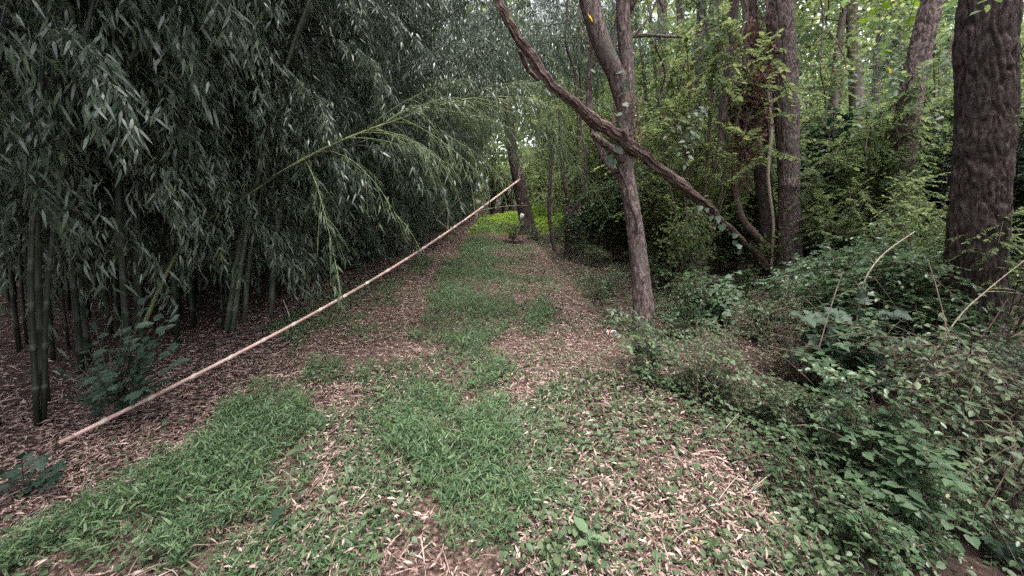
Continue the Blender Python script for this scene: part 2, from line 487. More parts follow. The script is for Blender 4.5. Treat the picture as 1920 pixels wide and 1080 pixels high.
# dry bamboo leaves
x, y = candidates(520000, .95, 26, -9, 7, 1.1)
wob = .16 * (vnoise(x * 3, y * 3, 0, 21) - .5), .16 * (vnoise(x * 3, y * 3, 0, 22) - .5)
g_, m_, l_ = (any_poly(x + wob[0], y + wob[1], q) for q in (P_GRASS, P_MIX, P_LITTER))
patch = vnoise(x * 1.7, y * 1.7, 0, 23)
dens = np.where(x < -3.9, .28, np.where(x < -2.6, .6, np.where(x > 1.6, .30, .35)))
dens = np.where(m_, .42 + .4 * (patch > .5), dens); dens = np.where(x > .72 * y + .25, .04, dens); dens = np.where(l_, 1.0, dens); dens = np.where(g_, .12 + .2 * (patch > .6), dens)
keep = rng.random(len(x)) < dens
x, y = x[keep], y[keep]
n = len(x)
a = rng.random(n) * 6.283
D = np.stack([np.cos(a), np.sin(a), rng.normal(0, .16, n)], -1)
N = norm(np.stack([rng.normal(0, .35, n), rng.normal(0, .35, n), np.ones(n)], -1))
L = (.016 + .052 * rng.random(n) ** 1.5) * (1 + .03 * y) * np.clip(.5 + y * .2, .7, 1); Wd = np.minimum(L * rng.uniform(.13, .36, n), .011 * (1 + .04 * y))
z = top_z(x, y) + rng.random(n) ** 2 * np.where(g_[keep] | m_[keep], .06, .03) + .006
V, Fa = leaf_arrays(np.stack([x, y, z], -1) - D * L[:, None] * .5 * [1, 1, 0], D, N, L, Wd, 'curl')
x2, y2 = candidates(7000, .95, 14, -7, 3, 1.1)
k = x2 < .7 * y2; x2, y2 = x2[k], y2[k]; n2 = len(x2); a = rng.random(n2) * 6.283
D2 = np.stack([np.cos(a), np.sin(a), rng.normal(0, .12, n2)], -1)
L2 = rng.uniform(.06, .24, n2)
V2, F2 = leaf_arrays(np.stack([x2, y2, top_z(x2, y2) + .015 + .03 * rng.random(n2)], -1), D2, rand_unit(n2) * .4 + [0, 0, 1], L2, rng.uniform(.003, .006, n2) * (1 + .1 * y2), 'blade')
Fa = np.vstack([Fa, F2 + len(V)]); V = np.vstack([V, V2])
o = link('leaf_litter', new_mesh('leaf_litter', V, Fa, M['litter']))
tag(o, 'dry pinkish tan bamboo leaves strewn over the path and grove floor', 'leaf litter', kind='stuff')
print('litter', n)

# stilt grass
x, y = candidates(560000, .95, 27, -3.6, 2.6, 1.1)
wob = np.minimum(1, .12 + y / 7) * (.5 * (vnoise(x * 3.3, y * 3.3, 0, 31) - .5) + .3 * (vnoise(x * 11, y * 11, 0, 35) - .5)), np.minimum(1, .12 + y / 7) * (.5 * (vnoise(x * 3.3, y * 3.3, 0, 32) - .5) + .3 * (vnoise(x * 11, y * 11, 0, 36) - .5))
g_, m_ = any_poly(x + wob[0], y + wob[1], P_GRASS), any_poly(x + wob[0], y + wob[1], P_MIX)
patch = vnoise(x * 2.3, y * 2.3, 0, 33) * .65 + vnoise(x * 6, y * 6, 0, 34) * .35
dens = np.where(g_, np.clip((patch - .24) * 3.6, np.where(y > 3.5, .4, .1), .95), np.where(m_, .46 * np.clip((patch - .40) * 5, 0.05, 1), .09 * (patch > .54) * (np.abs(x + .4) < 2)))
dens = np.where(m_ & ~g_ & (x > .12 * y + .05), dens * .22, dens)
keep = rng.random(len(x)) < dens
x, y, g_, patch = x[keep], y[keep], g_[keep], patch[keep]
n = len(x)
a = rng.random(n) * 6.283
D = np.stack([np.cos(a), np.sin(a), rng.uniform(-.1, 1.1, n)], -1)
N = norm(np.stack([rng.normal(0, .5, n), rng.normal(0, .5, n), np.ones(n)], -1))
hh = np.where(g_, .13, .06) * (.45 + patch)
z = top_z(x, y) + rng.random(n) * hh + .004
L = rng.uniform(.022, .055, n) * (1 + .045 * y); Wd = L * rng.uniform(.11, .19, n) * (1 + .02 * y)
V, Fa = leaf_arrays(np.stack([x, y, z], -1), D, N, L, Wd, 'blade')
o = link('grass', new_mesh('grass', V, Fa, M['grass']))
tag(o, 'soft green grass growing in the middle and along the side of the path', 'grass', kind='stuff')
print('grass', n)

# creeping weeds and ivy
x, y = candidates(170000, .95, 20, -3.4, 9, 1.1)
m_, l_, g_ = any_poly(x, y, P_MIX), any_poly(x, y, P_LITTER), any_poly(x, y, P_GRASS)
patch = vnoise(x * 2.0, y * 2.0, 0, 41) * .6 + vnoise(x * 5, y * 5, 0, 42) * .4
dens = np.where(m_, np.clip((patch - .36) * 3.0, 0, .75), np.where(l_, .05, np.where(g_, .05, 0)))
dens = np.where(x > 1.2 - .02 * y, np.clip((patch - .25) * 2.6, 0, .9), dens); dens = np.where(x > .8 * y + .2, dens * .25, dens); dens = np.where(m_ & (x > .12 * y + .05), np.clip((patch - .26) * 3.4, .1, .95), dens)
keep = rng.random(len(x)) < dens
x, y = x[keep], y[keep]
n = len(x)
a = rng.random(n) * 6.283
D = np.stack([np.cos(a), np.sin(a), rng.normal(.1, .3, n)], -1)
N = norm(np.stack([rng.normal(0, .4, n), rng.normal(0, .4, n), np.ones(n)], -1))
z = top_z(x, y) + .012 + rng.random(n) ** 1.5 * np.where(x > 1.2, .16, .08)
L = rng.uniform(.018, .042, n) * (1 + .04 * y); Wd = L * rng.uniform(.55, .85, n)
V, Fa = leaf_arrays(np.stack([x, y, z], -1), D, N, L, Wd, 'oval')
o = link('ground_cover', new_mesh('ground_cover', V, Fa, M['weed']))
tag(o, 'small round leaved creeping weeds covering the ground by the path', 'ground cover', kind='stuff')
print('weeds', n)

# undergrowth where the path ends, its colour brightened in place of sunlight
x = rng.uniform(-2.0, 3.6, 12000); y = 17 + 12 * rng.random(12000) ** .7
patch = vnoise(x * .8, y * .8, 0, 51)
k = patch > .3; x, y, patch = x[k], y[k], patch[k]; n = len(x)
z = gz(x, y) + rng.random(n) * (.06 + 1.0 * patch * np.clip((y - 18) / 6, 0.05, 1) * np.clip(.4 + (x + 1.0) * .5, .3, 1.6))
a = rng.random(n) * 6.283
D = np.stack([np.cos(a), np.sin(a), rng.normal(.2, .4, n)], -1)
V, Fa = leaf_arrays(np.stack([x, y, z], -1), D, rand_unit(n) + [0, 0, 1.2], rng.uniform(.12, .22, n), rng.uniform(.06, .11, n), 'oval')
o = link('undergrowth', new_mesh('undergrowth', V, Fa, M['glow_leaf']))
tag(o, 'yellow green undergrowth coloured as sunlit at the far end of the path', 'undergrowth', kind='stuff')

# ------------------------------------------------------------------ bamboo
def bamboo_leaves(bag, C, g, per_m=55, droop=.75, lmin=.08, lmax=.15, spread=.05):
    """leaves in small fans along a twig"""
    C = np.asarray(C)
    seg = np.linalg.norm(np.diff(C, axis=0), axis=1); tot = seg.sum()
    n = max(4, int(tot * per_m))
    t = np.sort(g.random(n)) ** .8 * (len(C) - 1.001)
    i = t.astype(int); f = (t - i)[:, None]
    P = C[i] * (1 - f) + C[i + 1] * f + g.normal(0, spread, (n, 3))
    T = norm(C[i + 1] - C[i])
    D = norm(T * .6 + rand_unit(n, g) * .75 + np.array([0, 0, -droop]))
    N = norm(rand_unit(n, g) * .8 + np.array([.35, -.15, .9]))
    L = g.uniform(lmin, lmax, n)
    V, F = leaf_arrays(P, D, N, L, L * g.uniform(.115, .165, n), 'narrow')
    bag.add(V, F)
    return n

def arc(p0, d0, length, sag, n=6):
    """a twig that leaves p0 along d0 and bends down under its leaves"""
    t = np.linspace(0, 1, n)[:, None]
    d0 = np.asarray(d0) / np.linalg.norm(d0)
    return np.asarray(p0) + d0 * length * t + np.array([0, 0, -1]) * sag * length * t ** 2

def culm_radii(r0, n):
    t = np.linspace(0, 1, n)
    return r0 * (1 - .75 * t ** 1.3)

def culm_rings(C, rad, seg_len):
    """centre line and radii with a swollen ring at each node"""
    s = np.concatenate([[0], np.cumsum(np.linalg.norm(np.diff(C, axis=0), axis=1))])
    nodes = np.arange(seg_len, s[-1], seg_len)
    ss, mul = [0], [1]
    for q in nodes:
        ss += [q - .016, q - .004, q + .004, q + .016]; mul += [.97, 1.16, 1.12, .97]
    ss.append(s[-1]); mul.append(1)
    ss = np.array(ss)
    CC = np.stack([np.interp(ss, s, C[:, k]) for k in range(3)], -1)
    return CC, np.interp(ss, s, rad) * np.array(mul), nodes

def bamboo_proto(seed, H, bend, r0, low, dens, lean_low=0.0):
    g = np.random.default_rng(seed)
    s = np.linspace(0, 1, 26)
    wob = .08 * np.sin(s * 5 + seed) * s
    C = np.stack([bend * s ** 2.3 + lean_low * s, wob, H * (s - .14 * s ** 3 * (bend / 3.0))], -1)
    CC, rr, nodes = culm_rings(C, culm_radii(r0, 26), .30)
    cb = Bag(); add_tube(cb, CC, rr, 8)
    tb, fb = Bag(), Bag()
    nl = 0
    sl = np.concatenate([[0], np.cumsum(np.linalg.norm(np.diff(C, axis=0), axis=1))])
    for q in np.arange(low, sl[-1], .26):
        p = np.array([np.interp(q, sl, C[:, k]) for k in range(3)])
        f = q / sl[-1]
        for b in range(g.integers(2, 4)):
            az = g.random() * 6.283
            d = np.array([math.cos(az) + .45, math.sin(az), g.uniform(.1, .9)])
            ln = g.uniform(.45, 1.25) * (1 - .45 * f)
            A = arc(p, d, ln, g.uniform(.45, .95), 7)
            add_tube(tb, A, np.linspace(.006, .002, 7), 3, cap=False)
            nl += bamboo_leaves(fb, A, g, per_m=dens * .6, spread=.06)
            for k in range(2, 7):     # side twigs
                if g.random() < .75:
                    d2 = norm((A[k] - A[k - 1]) + rand_unit(1, g)[0] * .09)
                    A2 = arc(A[k], d2, g.uniform(.18, .42), .7, 4)
                    nl += bamboo_leaves(fb, A2, g, per_m=dens, spread=.035)
    return (cb.mesh('culm', M['culm'], True), tb.mesh('branches', M['culm'], False), fb.mesh('foliage', M['bam']), nl)

PROTO = [bamboo_proto(100 + k, H, b, r, low, dn) for k, (H, b, r, low, dn) in enumerate([
    (7.5, 2.2, .022, 1.7, 50), (8.5, 3.0, .024, 1.9, 50), (6.5, 1.6, .017, 1.45, 54), (9.0, 3.8, .025, 2.0, 48), (5.2, 1.5, .013, 1.1, 56), (7.0, 2.6, .019, 1.7, 52)])]
LOW = [bamboo_proto(140 + k, H, b, r, low, dn) for k, (H, b, r, low, dn) in enumerate([
    (4.6, 1.3, .016, .35, 52), (6.2, 2.0, .022, .5, 50)])]
print('bamboo leaves', [p[3] for p in PROTO + LOW])

def place_bamboo(pr, x, y, az, label, group, scale=1.0, young=False, tilt=0.0):
    t = thing('bamboo', label, 'bamboo', (x, y, float(gz(x, y)) - .02), (0, tilt, az), group, scale)
    link('culm', pr[0], t)
    link('branches', pr[1], t)['kind'] = 'stuff'
    link('foliage', pr[2], t)['kind'] = 'stuff'
    return t

def grove_edge(y):
    return -3.35 - .035 * y

GR_FRONT, GR_IN, GR_FAR = 'bamboo along the edge of the grove', 'bamboo inside the grove', 'bamboo beside the far stretch of the path'
ORD = 'first second third fourth fifth sixth seventh eighth ninth tenth eleventh twelfth thirteenth fourteenth fifteenth sixteenth seventeenth eighteenth nineteenth twentieth'.split()

def grove_zone(u):
    return ('at the extreme left' if u < 130 else 'behind the dark broad leaved plant' if u < 340 else 'behind the crossing pair of pale culms' if u < 500
            else 'above the middle of the fallen pole' if u < 690 else 'where the grove meets the far path')

g = np.random.default_rng(5)
spots = []
def free(x, y, d):
    return all((x - a) ** 2 + (y - b) ** 2 > d * d for a, b in spots)
# edge row with bare lower culms beside the camera, leafy to the ground farther on
yy = 1.9; k = 0
while yy < 36:
    x = grove_edge(yy) - abs(g.normal(0, .25)); spots.append((x, yy))
    if yy < 8.0:
        place_bamboo(PROTO[g.integers(0, 6) if yy > 3.4 else (1, 3)[k % 2]], x, yy, g.normal(0, .5), 'bamboo with bare lower culm, %s of the grove edge row counted from the viewer' % ORD[min(k, 19)], GR_FRONT, g.uniform(.92, 1.1))
        k += 1
    else:
        pr = LOW[g.integers(0, 2)] if g.random() < .5 else PROTO[g.integers(0, 6)]
        place_bamboo(pr, x, yy, g.normal(-.1, .5), 'bamboo leafy almost to the ground beside the %s stretch of path' % ('middle' if yy < 14 else 'far' if yy < 23 else 'farthest'), GR_FAR,
                     g.uniform(.95, 1.2) * (1 + .018 * max(0, yy - 10)))
    yy += g.uniform(.3, .5) if yy < 8.0 else g.uniform(.32, .62)
tries = 0; cnt = 0
while cnt < 110 and tries < 4000:
    tries += 1
    y = g.uniform(1.2, 15); x = grove_edge(y) - g.uniform(.3, 3.6)
    u = seen_u(x, y)
    if u < -260 or not free(x, y, .32):
        continue
    spots.append((x, y)); cnt += 1
    place_bamboo(PROTO[g.integers(0, 6) if y > 3.4 else (1, 3)[cnt % 2]], x, y, g.uniform(-1.2, 1.2), 'dark bamboo deep in the grove ' + grove_zone(u), GR_IN, g.uniform(.9, 1.12))
tries = 0; cnt = 0
while cnt < 42 and tries < 4000:      # thin stems crowding the floor of the grove beside the viewer
    tries += 1
    y = g.uniform(1.6, 7); x = grove_edge(y) - g.uniform(.1, 3.4)
    u = seen_u(x, y)
    if u < -120 or not free(x, y, .2):
        continue
    spots.append((x, y)); cnt += 1
    place_bamboo(PROTO[(2, 5, 0)[cnt % 3]] if y > 3.4 else PROTO[1], x, y, g.uniform(-1.5, 1.5), 'thin dark bamboo stem crowded in the grove ' + grove_zone(u), 'thin stems in the grove', g.uniform(1.0, 1.2), tilt=g.normal(0, .08))
tries = 0; cnt = 0
while cnt < 38 and tries < 2000:
    tries += 1
    y = g.uniform(9, 34); x = grove_edge(y) - g.uniform(.4, 2.6)
    if not free(x, y, .5):
        continue
    spots.append((x, y)); cnt += 1
    place_bamboo(PROTO[(1, 3, 3, 5)[g.integers(0, 4)]], x, y, g.uniform(-.7, .5), 'tall bamboo bending over the %s stretch of path' % ('middle' if y < 14 else 'far' if y < 23 else 'farthest'), GR_FAR, g.uniform(1.1, 1.35) * (1 + .012 * max(0, y - 10)))
# tall ones that weep right over the path
WEEP = [bamboo_proto(160, 10.0, 6.6, .028, 3.6, 40), bamboo_proto(161, 8.6, 5.6, .025, 3.0, 42)]
WEEP2 = bamboo_proto(162, 6.9, 5.9, .022, 2.8, 42)
for k, (y, az, sc) in enumerate([(6.6, .12, .92), (7.5, -.05, 1.0), (8.6, .08, 1.08), (9.8, 0, 1.12), (11.2, .1, 1.2), (13.2, 0, 1.3), (15.5, .05, 1.4)]):
    place_bamboo(WEEP2, grove_edge(y) - .15, y, az, 'low bending bamboo hanging behind the shaggy leaning trunk, %s of seven' % ORD[k], 'low bamboo bending over the path', sc)
for k, (y, az, sc) in enumerate([(7.6, .15, 1.0), (9.0, -.1, 1.1), (10.3, .1, 1.05), (11.6, -.05, 1.15), (13.0, .1, 1.2), (14.6, -.1, 1.25), (16.5, 0, 1.35), (18.5, .1, 1.4), (21, -.1, 1.5), (24, 0, 1.6), (8.3, 0, 1.25), (12.3, .05, 1.4)]):
    place_bamboo(WEEP[k % 2], grove_edge(y) - .2, y, az, 'bamboo weeping right over the path, %s of twelve' % ORD[k], 'bamboo weeping over the path', sc)
# unseen bamboo added beside and behind the viewer to darken the grove
for k in range(26):
    y = g.uniform(-5, 1.4); x = -3.1 - g.uniform(0, 3.2)
    place_bamboo(PROTO[(1, 3)[k % 2]], x, y, g.normal(0, .6), 'unseen bamboo added at the viewer side to darken the grove', 'bamboo beside the viewer', g.uniform(1.1, 1.3))

def sprayed_bamboo(name, label, pts, r0, r1, mat, leafmat, sprays, seg_len=.28, group=None):
    """a single arching bamboo: culm with nodes and leafy sprays, each spray a part with its twig"""
    base = pts[0]
    t = thing(name, label, 'bamboo', tuple(base), group=group)
    C = spline([np.asarray(p) - base for p in pts], 40)
    CC, rr, nodes = culm_rings(C, np.linspace(r0, r1, 40), seg_len)
    b = Bag(); add_tube(b, CC, rr, 10)
    link('culm', b.mesh('culm', mat, True), t)
    for (f, d, ln, sag, seed, dens) in sprays:
        gg = np.random.default_rng(seed)
        p = C[int(f * 39)]
        A = arc(p, d, ln, sag, 9)
        tb, fb = Bag(), Bag()
        add_tube(tb, A, np.linspace(.006, .0025, 9), 5)
        bamboo_leaves(fb, A[3:], gg, per_m=dens, spread=.03, lmin=.09, lmax=.15)
        for k in range(3, 9):
            for _ in range(2):
                d2 = norm((A[k] - A[k - 1]) * 2.0 / max(np.linalg.norm(A[k] - A[k - 1]), 1e-6) * .4 + rand_unit(1, gg)[0] * .5)
                A2 = arc(A[k], d2, gg.uniform(.15, .38), .6, 4)
                add_tube(tb, A2, np.linspace(.003, .0015, 4), 3, cap=False)
                bamboo_leaves(fb, A2, gg, per_m=dens, spread=.02, lmin=.08, lmax=.14)
        tw = link('twig', tb.mesh('twig', mat, True), t)
        link('leaves', fb.mesh('leaves', leafmat), tw)['kind'] = 'stuff'
    return t

b0 = on_ground(250, 655)
pts = [b0, at(345, 455, 4.1), at(450, 375, 4.1), at(560, 303, 4.1), at(660, 255, 4.2), at(740, 226, 4.3), at(830, 196, 4.45), at(915, 182, 4.6), at(1000, 200, 4.8)]
g2 = np.random.default_rng(77)
sprays = []
for k in range(26):
    f = .50 + .50 * k / 25
    up = g2.uniform(-.25, .75) if k % 2 else g2.uniform(-.5, .2)
    sprays.append((f, (g2.uniform(.5, 1.1), g2.uniform(-.35, .8), up), g2.uniform(.6, 1.35), g2.uniform(.22, .45), 500 + k, 20))
sprays += [(.42, (.55, -.1, .15), .95, .95, 600, 20), (.40, (.25, -.25, -.1), .8, .95, 601, 18), (.60, (.8, .1, .6), 1.0, .35, 603, 22)]
sprayed_bamboo('arching_bamboo', 'olive bamboo arching from the dark grove out over the path', pts, .019, .004, M['culm_young'], M['bam_light'], sprays)

# a second thin culm just behind it
b1 = on_ground(235, 640)
sprayed_bamboo('leaning_bamboo', 'thin dull bamboo leaning alongside the olive arching one', [b1, at(330, 480, 4.1), at(430, 385, 4.0), at(530, 322, 4.0), at(600, 290, 4.0), at(690, 262, 4.1)],
               .016, .005, M['culm'], M['bam'], [(.75, (.6, -.2, .2), .6, .6, 610, 50), (.9, (.7, .1, .2), .7, .6, 611, 50), (1, (.8, .1, .0), .6, .6, 612, 50)])

# clump of pale culms in the middle of the grove edge
for k, (u, v, u2, v2, w) in enumerate([(425, 625, 462, 400, 10), (436, 628, 470, 395, 9), (458, 612, 474, 440, 9), (508, 598, 522, 410, 10), (82, 795, 96, 470, 9), (70, 800, 60, 440, 10)]):
    p0 = on_ground(u, v); d = p0[1]
    p1 = at(u2, v2, d + .05)
    up = p1 + (p1 - p0) * 1.6 + np.array([.25, 0, -.1])
    up2 = up + (p1 - p0) * 1.2 + np.array([.6, 0, -.3])
    r = w / F_PX * d / 2
    sprayed_bamboo('bamboo_culm', ['greyish green culm, left one of the crossing pair at the litter edge', 'greyish green culm, steeper one of the crossing pair at the litter edge',
                                   'slim upright culm just right of the crossing pair of culms', 'single slim green culm rising behind the stick stub',
                                   'thick green culm right behind the low end of the fallen pole', 'thick leaning dark culm beside the low end of the fallen pole'][k],
                   [p0, p1, up, up2], r, r * .6, M['culm'] if k > 3 else M['culm_mid'], M['bam'],
                   [(.55, (.6, -.3, .3), .8, .8, 700 + k * 5, 50), (.7, (.5, .4, .3), .9, .8, 701 + k * 5, 50), (.85, (.8, -.3, .2), .9, .7, 702 + k * 5, 50), (1., (.7, .2, .2), .9, .7, 703 + k * 5, 50)],
                   group='pale culms at the grove edge')

# ------------------------------------------------------------------ fallen bamboo pole
e0, e1 = on_ground(112, 842) + [0, 0, .03], at(975, 336, 5.9)
t = thing('fallen_bamboo_pole', 'long pale dry bamboo pole slanting across the path', 'bamboo pole', tuple(e0))
n = 40
ff = np.linspace(0, 1, n)[:, None]
C = (e1 - e0) * ff + np.array([0, 0, -.17]) * np.sin(ff * math.pi)
rad = np.linspace(.0140, .0125, n)
b = Bag(); add_tube(b, C, rad, 14)
link('culm', b.mesh('culm', M['pole'], True), t)
tot = np.linalg.norm(e1 - e0)
ring_pts = np.arange(.22, tot, .262)
dirp = norm(e1 - e0)
q = Vector(dirp).to_track_quat('Z', 'Y').to_euler()
zz = np.array([-.026, -.014, -.004, .004, .012, .02]); rr = np.array([.0, .0015, .0055, .005, .0012, .0])
rb = Bag(); add_tube(rb, np.stack([zz * 0, zz * 0, zz], -1), .0135 + rr * .7, 14, cap=False)
ring_me = rb.mesh('node', M['pole_node'], True)
for s_ in ring_pts:
    f = s_ / tot
    c = (e1 - e0) * f + np.array([0, 0, -.17]) * math.sin(f * math.pi)
    k = (.0140 + (.0125 - .0140) * f) / .0135 * 1.02
    link('node', ring_me, t, tuple(c), q, (k, k, 1))
for (f, d, ln) in [(.695, (.0, .05, 1), .30), (.70, (-.55, .2, .55), .26), (.86, (-.15, 0, 1), .35), (.93, (-.1, 0, 1), .12), (.80, (.9, .1, .25), .75), (.985, (.2, .1, 1), .5), (.99, (.35, .1, .9), .35)]:
    c = (e1 - e0) * f + np.array([0, 0, -.17]) * math.sin(f * math.pi)
    A = arc(c, d, ln, .15, 6)
    bb = Bag(); add_tube(bb, A, np.linspace(.0045, .0018, 6), 5)
    if f < .72:
        add_tube(bb, arc(A[-1], (.6, .1, .7), .28, .1, 4), np.linspace(.003, .001, 4), 4)
    link('twig', bb.mesh('twig', M['cane'], True), t)

# two thin dark poles lying on the grove floor, a stick stub
for k, (u1, v1, u2, v2, lab) in enumerate([(335, 668, 540, 612, 'thin dark bamboo pole lying on the grove floor, nearer of two'), (350, 652, 510, 618, 'thin dark bamboo pole lying on the grove floor, farther of two')]):
    a_, b_ = on_ground(u1, v1) + [0, 0, .03], on_ground(u2, v2) + [0, 0, .05]
    t = thing('dark_bamboo_pole', lab, 'bamboo pole', tuple(a_))
    CC, rr, nodes = culm_rings(np.linspace([0, 0, 0], b_ - a_, 12), np.full(12, .014), .25)
    bb = Bag(); add_tube(bb, CC, rr, 8)
    link('culm', bb.mesh('culm', M['bark_dark'], True), t)

# ------------------------------------------------------------------ trees of the wood
def plates(x, y, nc, seed):
    """distance to the border of irregular cells; x wraps after nc cells"""
    ix, iy = np.floor(x).astype(np.int64), np.floor(y).astype(np.int64)
    f1 = np.full(x.shape, 9.0); f2 = np.full(x.shape, 9.0)
    for dx in (-1, 0, 1):
        for dy in (-1, 0, 1):
            cx, cyy = ix + dx, iy + dy
            h1 = _hash(np.mod(cx, nc), cyy, 0, seed); h2 = _hash(np.mod(cx, nc), cyy, 1, seed)
            d = np.sqrt((cx + .15 + .7 * h1 - x) ** 2 + (cyy + .1 + .8 * h2 - y) ** 2)
            f2 = np.where(d < f1, f1, np.minimum(f2, d)); f1 = np.minimum(f1, d)
    return f2 - f1

def bark_fn(depth, freq, stretch, seed, knots=()):
    def f(th, s, r):
        rr = np.maximum(r, .02)
        nc = max(5, int(round(2 * math.pi * float(np.median(rr)) * freq * .8)))
        wander = 2.2 * (vnoise(np.cos(th) * 1.5, np.sin(th) * 1.5, s * 2.2, seed + 5) - .5) + 1.1 * (vnoise(np.cos(th) * 4, np.sin(th) * 4, s * 7, seed + 6) - .5)
        x = np.mod(th / (2 * math.pi) * nc + wander, nc); y = s * freq / stretch + .4 * vnoise(np.cos(th) * 3, np.sin(th) * 3, s * 5, seed + 7)
        e = np.clip(plates(x, y, nc, seed) / .38, 0, 1)
        e = e * e * (3 - 2 * e)
        n2 = vnoise(np.cos(th) * rr * freq * 2, np.sin(th) * rr * freq * 2, s * freq * .9, seed + 1)
        amp = .35 + 1.1 * vnoise(np.cos(th) * 2.2, np.sin(th) * 2.2, s * 2.5, seed + 8)
        d = depth * (amp * (e - .75) + .7 * (n2 - .5))
        d = d + rr * .16 * (vnoise(np.cos(th) * 1.2, np.sin(th) * 1.2, s * .9, seed + 2) - .5)
        for (kt, ks, kr, kh) in knots:
            dt = np.angle(np.exp(1j * (th - kt))) * rr
            d = d + kh * np.exp(-(dt ** 2 + (s - ks) ** 2) / kr ** 2)
        return d
    return f

def px_path(pts):
    """rows (u, v, width in photograph pixels, depth) -> centre line and radius"""
    out = []
    for u, v, w, d in pts:
        p = at(u, v, d)
        out.append([*p, w / F_PX * d / 2 / math.sqrt(1 + ((u - 960) / F_PX) ** 2)])
    return np.array(out)

def root_flare(P, n, amount=.5, length=.35):
    s = np.concatenate([[0], np.cumsum(np.linalg.norm(np.diff(P[:, :3], axis=0), axis=1))])
    P[:, 3] *= 1 + amount * np.exp(-s / length)
    return P

def crown_mesh(seed, clumps, per, size, ext, mat, shape='dia', leaf=(.06, .10), ratio=.6, hollow=.35):
    """leaves in clumps on twigs spread through an uneven volume"""
    g = np.random.default_rng(seed)
    fb = Bag()
    C = rand_unit(clumps, g) * (hollow + (1 - hollow) * g.random((clumps, 1)) ** .5) * np.asarray(ext)
    C = C * (.75 + .5 * vnoise(C[:, 0] * .5 + 9, C[:, 1] * .5, C[:, 2] * .5, seed))[:, None]
    c = np.repeat(C, per, 0)
    n = len(c)
    sz = np.repeat(g.uniform(.6, 1.3, clumps) * size, per)[:, None]
    P = c + g.normal(0, 1, (n, 3)) * sz * np.array([1, 1, .38])
    D = rand_unit(n, g) * [1, 1, .6] + norm(P - c + 1e-5) * .5 + [0, 0, -.15]
    N = rand_unit(n, g) * .65 + [0, 0, 1]
    L = g.uniform(*leaf, n)
    V, F = leaf_arrays(P, D, N, L, L * g.uniform(ratio * .8, ratio * 1.2, n), shape)
    fb.add(V, F)
    return fb.mesh('crown', mat), C

CROWN = [crown_mesh(900 + k, 110, 42, .42, (2.9, 2.9, 2.6), M['wood_leaf' if k % 2 else 'wood_leaf_dark']) for k in range(4)]

def tree(name, label, pts, mat, top=9.0, segs=24, rings=70, bark=(.006, 28, 5), crown=0, limbs=(), flare=.45, group=None, seed=1, knots=(), crown_scale=1.0, drift=None, sub=()):
    """trunk along the seen line, carried on above the frame to its crown"""
    P = px_path(pts)
    P = P[::-1] if P[0, 2] > P[-1, 2] else P            # from the ground up
    base = P[0, :3].copy(); base[2] = float(gz(base[0], base[1]))
    P[0, 2] = base[2] - .12
    if top is not None and P[-1, 2] < top:
        d = P[-1] - P[-2]
        slope = (d[:2] / max(d[2], .2)) if drift is None else np.asarray(drift)
        h = top - P[-1, 2]
        P = np.vstack([P, [P[-1, 0] + slope[0] * h * .5, P[-1, 1] + slope[1] * h * .5, P[-1, 2] + h * .5, P[-1, 3] * .8],
                       [P[-1, 0] + slope[0] * h * .85, P[-1, 1] + slope[1] * h * .85, top, P[-1, 3] * .45]])
    P[:, :3] -= base
    S = spline(P, rings)
    S = root_flare(S, rings, flare)
    t = thing(name, label, 'tree', tuple(base), group=group)
    b = Bag()
    add_tube(b, S[:, :3], np.maximum(S[:, 3], .004), segs, bark_fn(*bark, seed, knots))
    link('trunk', b.mesh('trunk', mat, True), t)
    for li, lp in enumerate(limbs):
        Lp = px_path(lp); Lp[:, :3] -= base
        Ls = spline(Lp, 30)
        bb = Bag(); add_tube(bb, Ls[:, :3], np.maximum(Ls[:, 3], .003), 16 if segs > 20 else 9, bark_fn(bark[0] * .7, bark[1], bark[2], seed + 9 + li))
        link('limb', bb.mesh('limb', mat, True), t)
    if crown is not None and top is not None:
        tip = S[-1, :3]
        me, C = CROWN[crown]
        c = link('crown', me, t, tuple(tip + [0, 0, .3]), (0, 0, seed * 1.3), crown_scale)
        c['kind'] = 'stuff'
        bb = Bag()
        gg = np.random.default_rng(seed)
        for k in range(9):
            e = C[gg.integers(0, len(C))] * crown_scale * .9
            a_ = seed * 1.3
            e = np.array([e[0] * math.cos(a_) - e[1] * math.sin(a_), e[0] * math.sin(a_) + e[1] * math.cos(a_), e[2] + .3])
            s0 = S[gg.integers(int(rings * .75), rings), :3]
            A = spline([s0, (s0 + tip + e) / 2 + gg.normal(0, .2, 3), tip + e], 10)
            add_tube(bb, A, np.linspace(S[-1, 3] * .8 + .01, .008, 10), 6)
        link('limbs', bb.mesh('limbs', mat, True), t)['kind'] = 'stuff'
    return t

tree('forked_tree', 'slim forked tree beside the path that the shaggy trunk leans on',
     [(1210, 655, 40, 4.35), (1205, 560, 36, 4.35), (1193, 450, 33, 4.35), (1183, 380, 31, 4.35), (1172, 310, 31, 4.4), (1172, 230, 33, 4.45), (1176, 130, 27, 4.5), (1168, 0, 26, 4.5)],
     M['bark'], top=8.5, segs=72, rings=330, bark=(.006, 52, 10), crown=0, seed=3, drift=(-.03, .02),
     limbs=[[(1174, 225, 24, 4.45), (1158, 150, 32, 4.40), (1136, 100, 34, 4.36), (1115, 40, 36, 4.36), (1100, -40, 40, 4.4), (1085, -190, 34, 4.4), (1060, -420, 22, 4.3)],
            [(1168, 300, 16, 4.35), (1145, 278, 15, 4.3), (1118, 258, 13, 4.25), (1108, 250, 9, 4.25)],
            [(1178, 68, 9, 4.5), (1215, 66, 7, 4.6), (1250, 68, 6, 4.7), (1278, 69, 4, 4.8)],
            [(1182, 72, 6, 4.5), (1205, 48, 5, 4.5), (1222, 22, 4, 4.5), (1235, -10, 3, 4.5)]])

